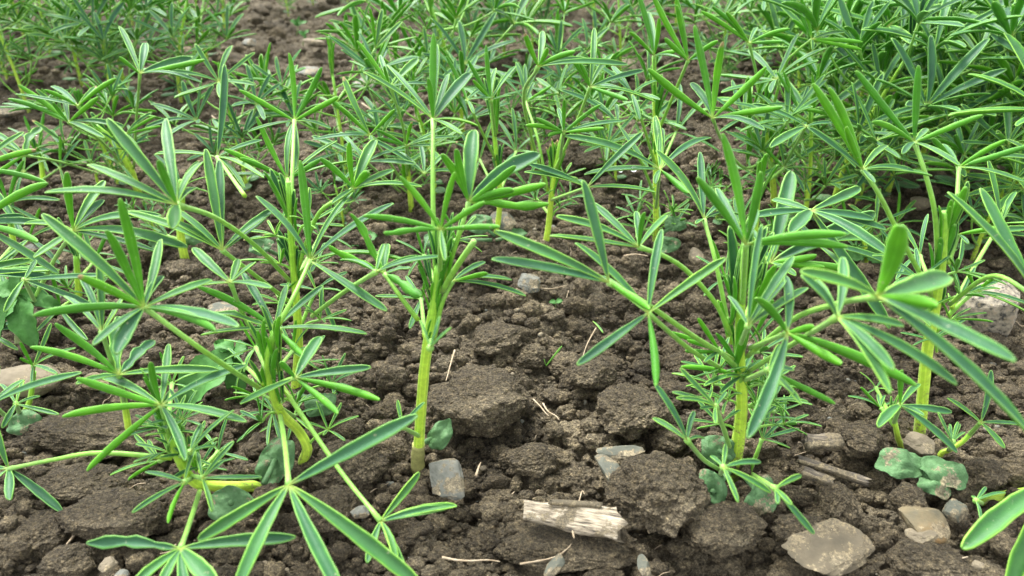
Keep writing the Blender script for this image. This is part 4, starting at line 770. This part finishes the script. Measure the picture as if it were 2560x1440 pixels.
O2.bundle((1240, 320), .045, 10); O2.bundle((1248, 440), .03, 8)
O2.cotyledon(1200, 560, 70, (1238, 590), tilt=.8, up=.02); O2.cotyledon(1085, 600, 55, (1230, 600), tilt=.8, up=.01); O2.cotyledon(1290, 590, 60, (1240, 600), tilt=.8, up=.01)
Qq = Plant((1025, 520), "lupin left of the centre plant's upper leaves with a tuft of narrow young leaves")
Qq.stem([(1028, 520), (1022, 450), (1015, 400), (1016, 366)], .0030, .0016)
Qq.leaf((977, 218), [(1018, 440), (1010, 330)], [(892, 102, 'l'), (950, 138, 'u'), (961, 165, 'l'), (1045, 147, 'uW'), (910, 180, 'n'), (1068, 208, 'n'), (1000, 190)], L=.040)
Qq.leaf((1016, 365), [(1018, 420)], [(940, 325, 'l'), (942, 345, 'l'), (1030, 305, 'l'), (1143, 342, 'n'), (1115, 318, 'b'), (1092, 362, 'n'), (980, 378, 'f')], L=.035)
Qq.leaf((1060, 435), [(1020, 470)], [(920, 345, 'n'), (1000, 380), (1110, 385), (1150, 430), (1050, 360)], L=.04)
Qq.leaf((925, 338), [(1015, 470), (970, 400)], [(858, 192, 'u'), (823, 245, 'l'), (848, 266, 'l'), (988, 274, 'l'), (782, 350, 'n'), (930, 358, 'fu')], L=.045)
Qq.leaf((916, 405), [(1000, 480)], [(850, 330), (890, 370), (1015, 375), (1040, 410), (860, 450), (780, 340)], L=.042)
Qq.bundle((1012, 440), .036, 12)
for i, (x, y) in enumerate([(1060, 460), (1045, 430), (980, 460)]): Qq.small((x, y), (1022, y + 25), .02, 6, seed=i)
M = Plant((1930, 510), "lupin behind the right centre plant carrying a large glossy hand of leaflets high up")
M.stem([(1935, 510), (1930, 430), (1915, 340), (1905, 260), (1890, 190)], .0034, .0018)
M.leaf((1782, 296, -3), [(1915, 400), (1860, 420, -1), (1805, 350, -2)], [(1620, 172, 'l'), (1736, 63, 'l'), (1808, 104, 'l'), (1916, 166, 'l'), (1957, 267, 'l'), (1912, 326, 'f'), (1727, 207, 'u')], L=.052)
M.leaf((2030, 98), [(1925, 300), (1960, 170), (1990, 130)], [(1968, -25, 'l'), (2002, -5, 'l'), (2112, 80, 'u'), (2157, 105, 'l'), (2155, 125, 'l'), (2030, 125, 'f')], L=.045)
M.leaf((1873, 108), [(1905, 260), (1890, 180)], [(1752, 28, 'l'), (1780, 15, 'l'), (1815, 30, 'l'), (1893, 68, 'u'), (1975, 72, 'l'), (1960, 105, 'l')], L=.045)
M.leaf((1997, 274), [(1930, 430), (1960, 340), (1900, 380)], [(1942, 180, 'l'), (1958, 178, 'l'), (2068, 198, 'b'), (2075, 290, 'lW'), (1920, 260, 'n'), (2020, 215, 'u')], L=.035)
M.leaf((2015, 316), [(1945, 440), (1980, 380)], [(1925, 370, 'uW'), (2085, 308, 'n'), (2130, 400, 'n'), (2140, 420, 'f'), (1880, 260)], L=.040)
M.leaf((1860, 300), [(1915, 400)], [(1760, 230), (1830, 200), (1870, 190), (1900, 250), (1950, 330), (1800, 330)], L=.04)
M.bundle((1915, 250), .034, 12); M.bundle((1870, 380), .045, 8); M.bundle((1925, 380), .04, 8)
for i, (x, y) in enumerate([(1880, 430), (1960, 430), (1900, 460), (1970, 400), (1890, 350)]): M.small((x, y), (1930, y + 25), .026, 7, seed=i)
gg = np.random.RandomState(77); Vs, Fs, nb = [], [], 0
for pl in (A, B, E, I, J, K, K2, K3, W, X, G1, Ep, Nn, O, O2, JB):
    for q in range(26):
        a, rr, r_ = gg.uniform(0, 6.28), gg.uniform(.004, .013), gg.uniform(.0012, .0038); v, f = lump(3, 900 + q, .45, .9, gran=1.0)
        x, y = pl.b[0] + math.cos(a) * rr, pl.b[1] + math.sin(a) * rr; Vs.append(v * r_ + (x, y, max(hz(x, y), -0.004) + r_ * .4)); Fs.append(np.array(f) + nb); nb += len(v)
tag(big_mesh("stem_base_crumbs", np.vstack(Vs), np.vstack(Fs), clodm), "crumbs of soil heaped against the feet of the nearer lupins", "soil crumbs", kind="stuff")
# ------------------------------------------------------------------ procedural plants: variants, then copies
def variant(seed, h, nleaf, label):
    g4 = random.Random(seed); rt = empty("lupin_plant", (0, 0, 0), label, "lupin plant")
    mb = MB(); lean = np.array([g4.uniform(-.12, .12), g4.uniform(-.1, .1), 0]) * h
    top = np.array([0, 0, h * .78]) + lean * 1.5; tube(mb, [np.array([0, 0, -0.015]), np.array([0, 0, h * .3]) + lean * .3, top], .0027, .0015, n=12, sides=8); mb.build("stem", [stemm], rt)
    for i in range(nleaf):
        fz = 0.10 + 0.78 * (i / (nleaf - 1)) ** 0.9; an = i * 2.4 + g4.uniform(-.4, .4); side = np.array([math.cos(an), math.sin(an), 0])
        A0 = top * fz; reach = h * (0.16 + 0.26 * (1 - abs(fz - .6))) * g4.uniform(.75, 1.15) * (0.75 if fz < .3 else 1); rise = h * g4.uniform(.12, .34)
        H = A0 + side * reach + UP * rise; mb = MB()
        tube(mb, [A0, A0 + side * reach * .55 + UP * rise * .35, H], .0012, .0009, n=7, sides=6, bulge=.3)
        size = h * g4.uniform(.27, .37) * (0.72 if fz < .3 else 1)
        palm(mb, H, unit(UP + side * g4.uniform(.2, .7)), size, g4.choice((6, 7, 8)), g4.uniform(.35, 1.0), g4, nv=8, ns=4, mi=(1, 2), wr=.19); mb.build("leaf", [petm, upper, lower], rt)
    for q in range(6):                   # small leaves low on the stem
        an = g4.uniform(0, 6.28); side = np.array([math.cos(an), math.sin(an), 0]); A0 = top * g4.uniform(.10, .7); H = A0 + side * .014 + UP * .010
        mb = MB(); tube(mb, [A0, H], .0008, .0006, n=4, sides=6); palm(mb, H, unit(UP * .6 + side), h * .13, 7, .6, g4, nv=7, ns=4, mi=(1, 2)); mb.build("leaf", [petm, upper, lower], rt)
    mb = MB()
    for i in range(9):
        a = g4.uniform(0, 6.28); side = np.array([math.cos(a), math.sin(a), 0]); d = unit(UP + side * g4.uniform(.02, .3)); LL = h * .24 * g4.uniform(.6, 1.1)
        leaflet(mb, top - UP * .02 * g4.random(), top + d * LL, unit(-side + .3 * UP), LL * .18, fold=2.6, bend=.03, nv=7, ns=4, seed=i)
    mb.build("young_leaves", [upper, lower], rt)
    for sgn in (-1, 1):
        v, f = ICO[2]; w = .012; V = v * np.array([w, w * .7, w * .15]) + np.array([sgn * .016, -.004, .014]); mb = MB(); mb.add(V, f, np.zeros((len(V), 2)), [0] * len(f)); tube(mb, [np.array([0, 0, .01]), np.array([sgn * .01, -.002, .014])], .0012, .0012, n=3, sides=6); mb.build("seed_leaf", [cotm], rt)
    return rt
def copy_tree(o, parent=None):
    c = o.copy(); col.objects.link(c); c.parent = parent
    for ch in list(o.children): copy_tree(ch, c)
    return c
VAR = [variant(50 + i, (.20, .17, .19, .16, .20, .18, .11, .10)[i], 13 if i < 6 else 8, "x") for i in range(8)]
used = set()
def bgp(px, py, label, hh=1.0, v=None, group=None):
    p = ground(px, py, 0.0); v = rnd.randrange(6) if v is None else v
    if v not in used: o = VAR[v]; used.add(v)
    else: o = copy_tree(VAR[v])
    o.location = Vector((p[0], p[1], hz(p[0], p[1]) * .5)); o.rotation_euler = (0, 0, rnd.uniform(0, 6.28)); k = hh * rnd.uniform(.92, 1.08); o.scale = (k, k, k)
    tag(o, label, "lupin plant", group or "lupins in the rows further back")
BG = [
 (287, 262, 1.0, 'upright yellow stemmed lupin at the upper left, left one of the close pair'),
 (322, 252, .95, 'slimmer right one of the close pair of yellow stemmed lupins at the upper left'),
 (205, 215, .95, 'leaning lupin left of the close yellow stemmed pair'),
 (130, 150, .9, 'pale blurred lupin left of the leaning one near the upper left corner'),
 (20, 200, .9, 'lupin at the left edge behind the flat grey stone'),
 (450, 250, .95, 'blurred lupin right of the close yellow stemmed pair, over dark soil'),
 (520, 160, .85, 'lupin standing at the left border of the far bare soil'),
 (60, 90, .9, 'far lupin in the upper left corner'),
 (330, 60, .9, 'distant lupin at the top edge, above the close yellow stemmed pair'),
 (560, 70, .75, 'distant lupin at the top edge, left of the small pale stone'),
 (150, 50, .85, 'distant lupin at the top edge near the left corner'),
 (450, 40, .85, 'distant lupin at the top edge between the left rows'),
 (720, 30, .5, 'short distant lupin at the top edge above the bare soil'),
 (783, 12, .5, 'short distant lupin right of the first short one above the bare soil'),
 (870, 15, .5, 'short distant lupin at the right end of the far bare soil'),
 (1180, 170, .9, 'lupin behind the tip of the centre plant, upper centre'),
 (1085, 190, .8, 'lupin with thin leaflets left of the centre plant\'s tip'),
 (1260, 160, .85, 'lupin right of the centre plant\'s tip'),
 (1330, 145, .85, 'lupin with pale stalks at the upper centre, left of the round pale stone'),
 (1120, 40, .8, 'distant lupin at the top edge over the centre plant'),
 (1485, 70, .85, 'lupin at the top edge above the round pale stone'),
 (1550, 210, .8, 'thin lupin directly left of the round pale stone'),
 (1420, 30, .8, 'distant lupin at the top edge, centre right'),
 (1790, 220, .95, 'lupin hidden behind the high hand of leaflets'),
 (1910, 170, 1.0, 'lupin with a pale stem at the upper right, behind the high leaves'),
 (1948, 130, .95, 'pale stemmed lupin next to the one at the upper right'),
 (1690, 90, .9, 'distant lupin behind the upright leaf at the top edge'),
 (1830, 60, .85, 'distant lupin at the top edge, right of the upright leaf'),
 (2150, 490, 1.0, 'left one of two thick yellow footed lupins behind the right centre plant'),
 (2215, 490, 1.0, 'right one of two thick yellow footed lupins behind the right centre plant'),
 (2400, 480, 1.0, 'lupin right of the pinkish stone'),
 (2040, 440, .55, 'short lupin seedling behind the right centre plant', 6),
 (1790, 560, .5, 'low lupin seedling half hidden by the right centre plant\'s leaves', 7),
 (2300, 420, 1.0, 'lupin behind the pinkish stone'),
 (2490, 560, .95, 'lupin behind the right plant near the right edge'),
 (2120, 370, .95, 'lupin in the dense right part behind the two thick footed ones'),
 (2230, 350, 1.0, 'lupin deep in the dense right part, below its top leaves'),
 (2350, 330, .95, 'lupin in the dense right part above the right plant'),
 (2460, 360, .95, 'lupin in the dense right part near the right edge'),
 (2560, 400, .95, 'lupin cut by the right edge in the dense part'),
 (2060, 250, .95, 'lupin in the third row right, at its left end'),
 (2170, 250, .95, 'second lupin of the third row right'),
 (2280, 240, .95, 'third lupin of the third row right'),
 (2400, 230, .95, 'fourth lupin of the third row right'),
 (2510, 250, .95, 'last lupin of the third row right, at the right edge'),
 (2010, 150, .9, 'first lupin of the fourth row right'),
 (2120, 140, .9, 'second lupin of the fourth row right'),
 (2230, 150, .9, 'third lupin of the fourth row right'),
 (2340, 130, .9, 'fourth lupin of the fourth row right'),
 (2450, 150, .9, 'fifth lupin of the fourth row right'),
 (2550, 140, .9, 'last lupin of the fourth row right, at the right edge'),
 (2060, 70, .85, 'first far lupin at the top right edge'),
 (2180, 60, .85, 'second far lupin at the top right edge'),
 (2300, 60, .85, 'third far lupin at the top right edge'),
 (2420, 50, .85, 'fourth far lupin at the top right edge'),
 (2530, 60, .85, 'far lupin in the top right corner'),
 (1160, 330, .9, 'lupin behind the centre plant\'s upper leaves'),
 (860, 560, .5, 'low lupin seedling between the left plants and the centre plant', 6),
 (70, 270, .9, 'lupin with its foot just above the flat grey stone at the upper left'),
 (1990, 340, 1.0, 'lupin right behind the high hand of leaflets, in the dense part'),
 (2080, 500, 1.0, 'lupin just left of the two thick yellow footed ones'),
 (2290, 310, 1.0, 'lupin in the dense part behind the upright leaf of the right plant'),
 (2420, 300, 1.0, 'lupin in the dense part, second from the right edge'),
 (2470, 470, 1.0, 'lupin between the right plant and the right edge'),
 (2590, 640, 1.0, 'lupin mostly outside the right edge, above the granite stone'),
 (2560, 500, 1.0, 'lupin at the right edge level with the pinkish stone'),
 (1960, 60, .9, 'far lupin at the top edge left of the top right group'),
 (1330, 400, .6, 'short lupin behind the centre plant\'s right leaves'),
 (1090, 480, .7, 'short lupin left of the short yellow stemmed one behind the centre plant'),
 (870, 470, .75, 'lupin between the tall branching plant and the centre plant'),
 (620, 480, .7, 'lupin behind the tall branching plant\'s left leaves'),
 (300, 470, .7, 'lupin behind the two long upright leaflets at the left'),
 (980, 330, .8, 'lupin behind the tuft of narrow young leaves'),
 (1450, 330, .75, 'lupin behind the flat fan of leaflets'),
 (1540, 470, .6, 'short lupin at the back end of the bare patch'),
 (2010, 560, .8, 'lupin right behind the half hidden blue green one'),
 (2440, 620, .8, 'lupin between the right plant and the granite stone'),
 (400, 620, .4, 'tiny lupin seedling near the clods left of the tall branching lupin', 7),
]
for b_ in BG: bgp(b_[0], b_[1], b_[3], b_[2], b_[4] if len(b_) > 4 else None)
for i, o in enumerate(VAR):
    if i not in used:
        for ch in list(o.children): bpy.data.objects.remove(ch)
        bpy.data.objects.remove(o)
# ------------------------------------------------------------------ water drops
def drop(P, r, label):
    v, f = ICO[3]; c = np.asarray(P); o = big_mesh("water_drop", v * r * np.array([1, 1, .8]) + c, f, dropm, origin=c); tag(o, label, "water drop")
_, H_, T_ = DR[0]; drop(H_ + (T_[2] - H_) * .35 + UP * .0016, .0022, "big clear water drop on the flat leaflet above the bare patch")
drop(H_ + (T_[2] - H_) * .52 + UP * .0012, .0014, "smaller clear water drop beside the big one on the same leaflet")
_, H_, T_ = DR[1]; drop(H_ + (T_[0] - H_) * .72 + (CAM - T_[0]) * .004, .0014, "clear water drop on the notched leaflet at the left edge")
# ------------------------------------------------------------------ weeds
def weed_leaf(mb, A, B, nrm, wid, seed=0):
    A, B = np.asarray(A), np.asarray(B); d = unit(B - A); L = np.linalg.norm(B - A); n = unit(nrm - d * np.dot(nrm, d)); s = np.cross(d, n); nu, nv = 12, 16; V, UV, Fc = [], [], []
    for lay in (1, -1):
        for j in range(nv + 1):
            v = j / nv; w = wid * .5 * (math.sin(math.pi * min(1, v * 1.02) ** .75) ** .8 + .03) * (1 + .09 * math.sin(v * 26 + seed))
            for i in range(nu + 1):
                u = i / nu * 2 - 1; zz = L * (.05 * math.sin(v * 9 + u * 3 + seed) * abs(u) + .08 * u * u + .10 * math.sin(math.pi * v)) + .012 * L * math.cos((v * 6 - abs(u)) * 6.28)
                V.append(A + d * v * L + s * u * w + n * (zz + lay * .0003)); UV.append((i / nu, v))
    N1 = (nu + 1) * (nv + 1)
    for j in range(nv):
        for i in range(nu):
            a = j * (nu + 1) + i; Fc.append((a, a + 1, a + nu + 2, a + nu + 1)); a += N1; Fc.append((a + 1, a, a + nu + 1, a + nu + 2))
    mb.add(V, Fc, UV, [0] * len(Fc))
def weed(name, base, hub, leaves, label, cat="weed", hr=.0016, up=0.0):
    b = ground(*base, 0.0); rt = empty(name, b, label, cat); H = at(hub[0], hub[1], b[1]) - b
    mb = MB(); tube(mb, [np.array([0, 0, -.01]), H], hr, hr * .8, n=8, sides=8, wob=.1); mb.build("stem", [weedstem], rt)
    for i, (x, y, dY, w) in enumerate(leaves):
        mb = MB(); T = at(x, y, b[1] + dY / 100) - b; weed_leaf(mb, H, T, np.array([0, -.4, 1.0]), w * depth(b) / F, seed=i); mb.build("leaf", [weedm], rt)
    return rt
weed("broadleaf_weed", (570, 960), (585, 880), [(450, 1045, -2, 105), (620, 870, 0, 50), (600, 1000, -1, 60), (540, 860, 1, 40)], "hairy broad leaved weed growing between the two left lupins", hr=.003)
weed("broadleaf_weed", (40, 860), (40, 735), [(95, 880, -2, 60), (-20, 870, -2, 70), (-30, 720, 0, 50), (150, 775, 1, 46), (50, 660, 1, 30)], "hairy broad leaved weed at the left edge above the beige stone", hr=.003)
weed("broadleaf_weed", (2160, 640), (2165, 620), [(2190, 590, 0, 50), (2200, 660, -1, 60), (2120, 650, 0, 50), (2160, 560, 1, 40)], "pale green broad leaved weed behind the right centre lupin")
weed("weed_seedling", (1389, 760), (1390, 756), [(1372, 756, 0, 14), (1408, 752, 0, 15)], "tiny two leaved sprout on the bare soil right of the centre lupin", hr=.0006)
weed("weed_seedling", (1232, 760), (1233, 756), [(1222, 758, 0, 9), (1242, 742, 0, 10)], "tinier two leaved sprout close to the centre lupin's long stem", hr=.0005)
weed("weed_seedling", (1500, 250), (1500, 242), [(1455, 232, 0, 26), (1482, 262, 0, 22), (1530, 252, 0, 34)], "round leaved weed on the soil below the round pale stone", hr=.0008)
weed("broadleaf_weed", (905, 620), (912, 600), [(868, 612, 0, 40), (945, 590, 0, 36)], "torn yellow green weed leaf left of the centre lupin", hr=.0008)
weed("weed_seedling", (740, 75), (745, 65), [(725, 50, 0, 16), (770, 55, 0, 16), (750, 40, 0, 12)], "small light green sprout on the far bare soil, the farther one", hr=.001)
weed("weed_seedling", (755, 100), (760, 90), [(745, 78, 0, 14), (775, 75, 0, 14), (765, 95, 0, 12)], "small light green sprout on the far bare soil, the nearer one", hr=.001)
def grass(base, tips, label):
    b = ground(*base, 0.005); rt = empty("grass_tuft", b, label, "grass")
    for t in tips:
        mb = MB(); T = at(t[0], t[1], b[1]) - b; leaflet(mb, np.zeros(3), T, np.array([0, -1.0, .4]), np.linalg.norm(T) * .09, fold=1.2, bend=.1, nv=8, ns=4, seed=int(t[0]), mi=(0, 0)); mb.build("blade", [grasm], rt)
grass((1365, 915), [(1405, 865), (1360, 898)], "small tuft of grass on the bare soil left of the low hanging leaflet")
grass((580, 320), [(572, 265), (600, 290), (560, 345)], "small tuft of grass beside the reddish straw at the upper left")
mb = MB(); pA = ground(1482, 803, .012); pB = ground(1508, 832, .012); leaflet(mb, pA, pB, UP, .0022, seed=3)
tag(mb.build("fallen_leaflet", [upper, lower], origin=pA), "single narrow leaflet lying on the bare soil in the middle", "leaflet")
print("objects", len(bpy.data.objects))
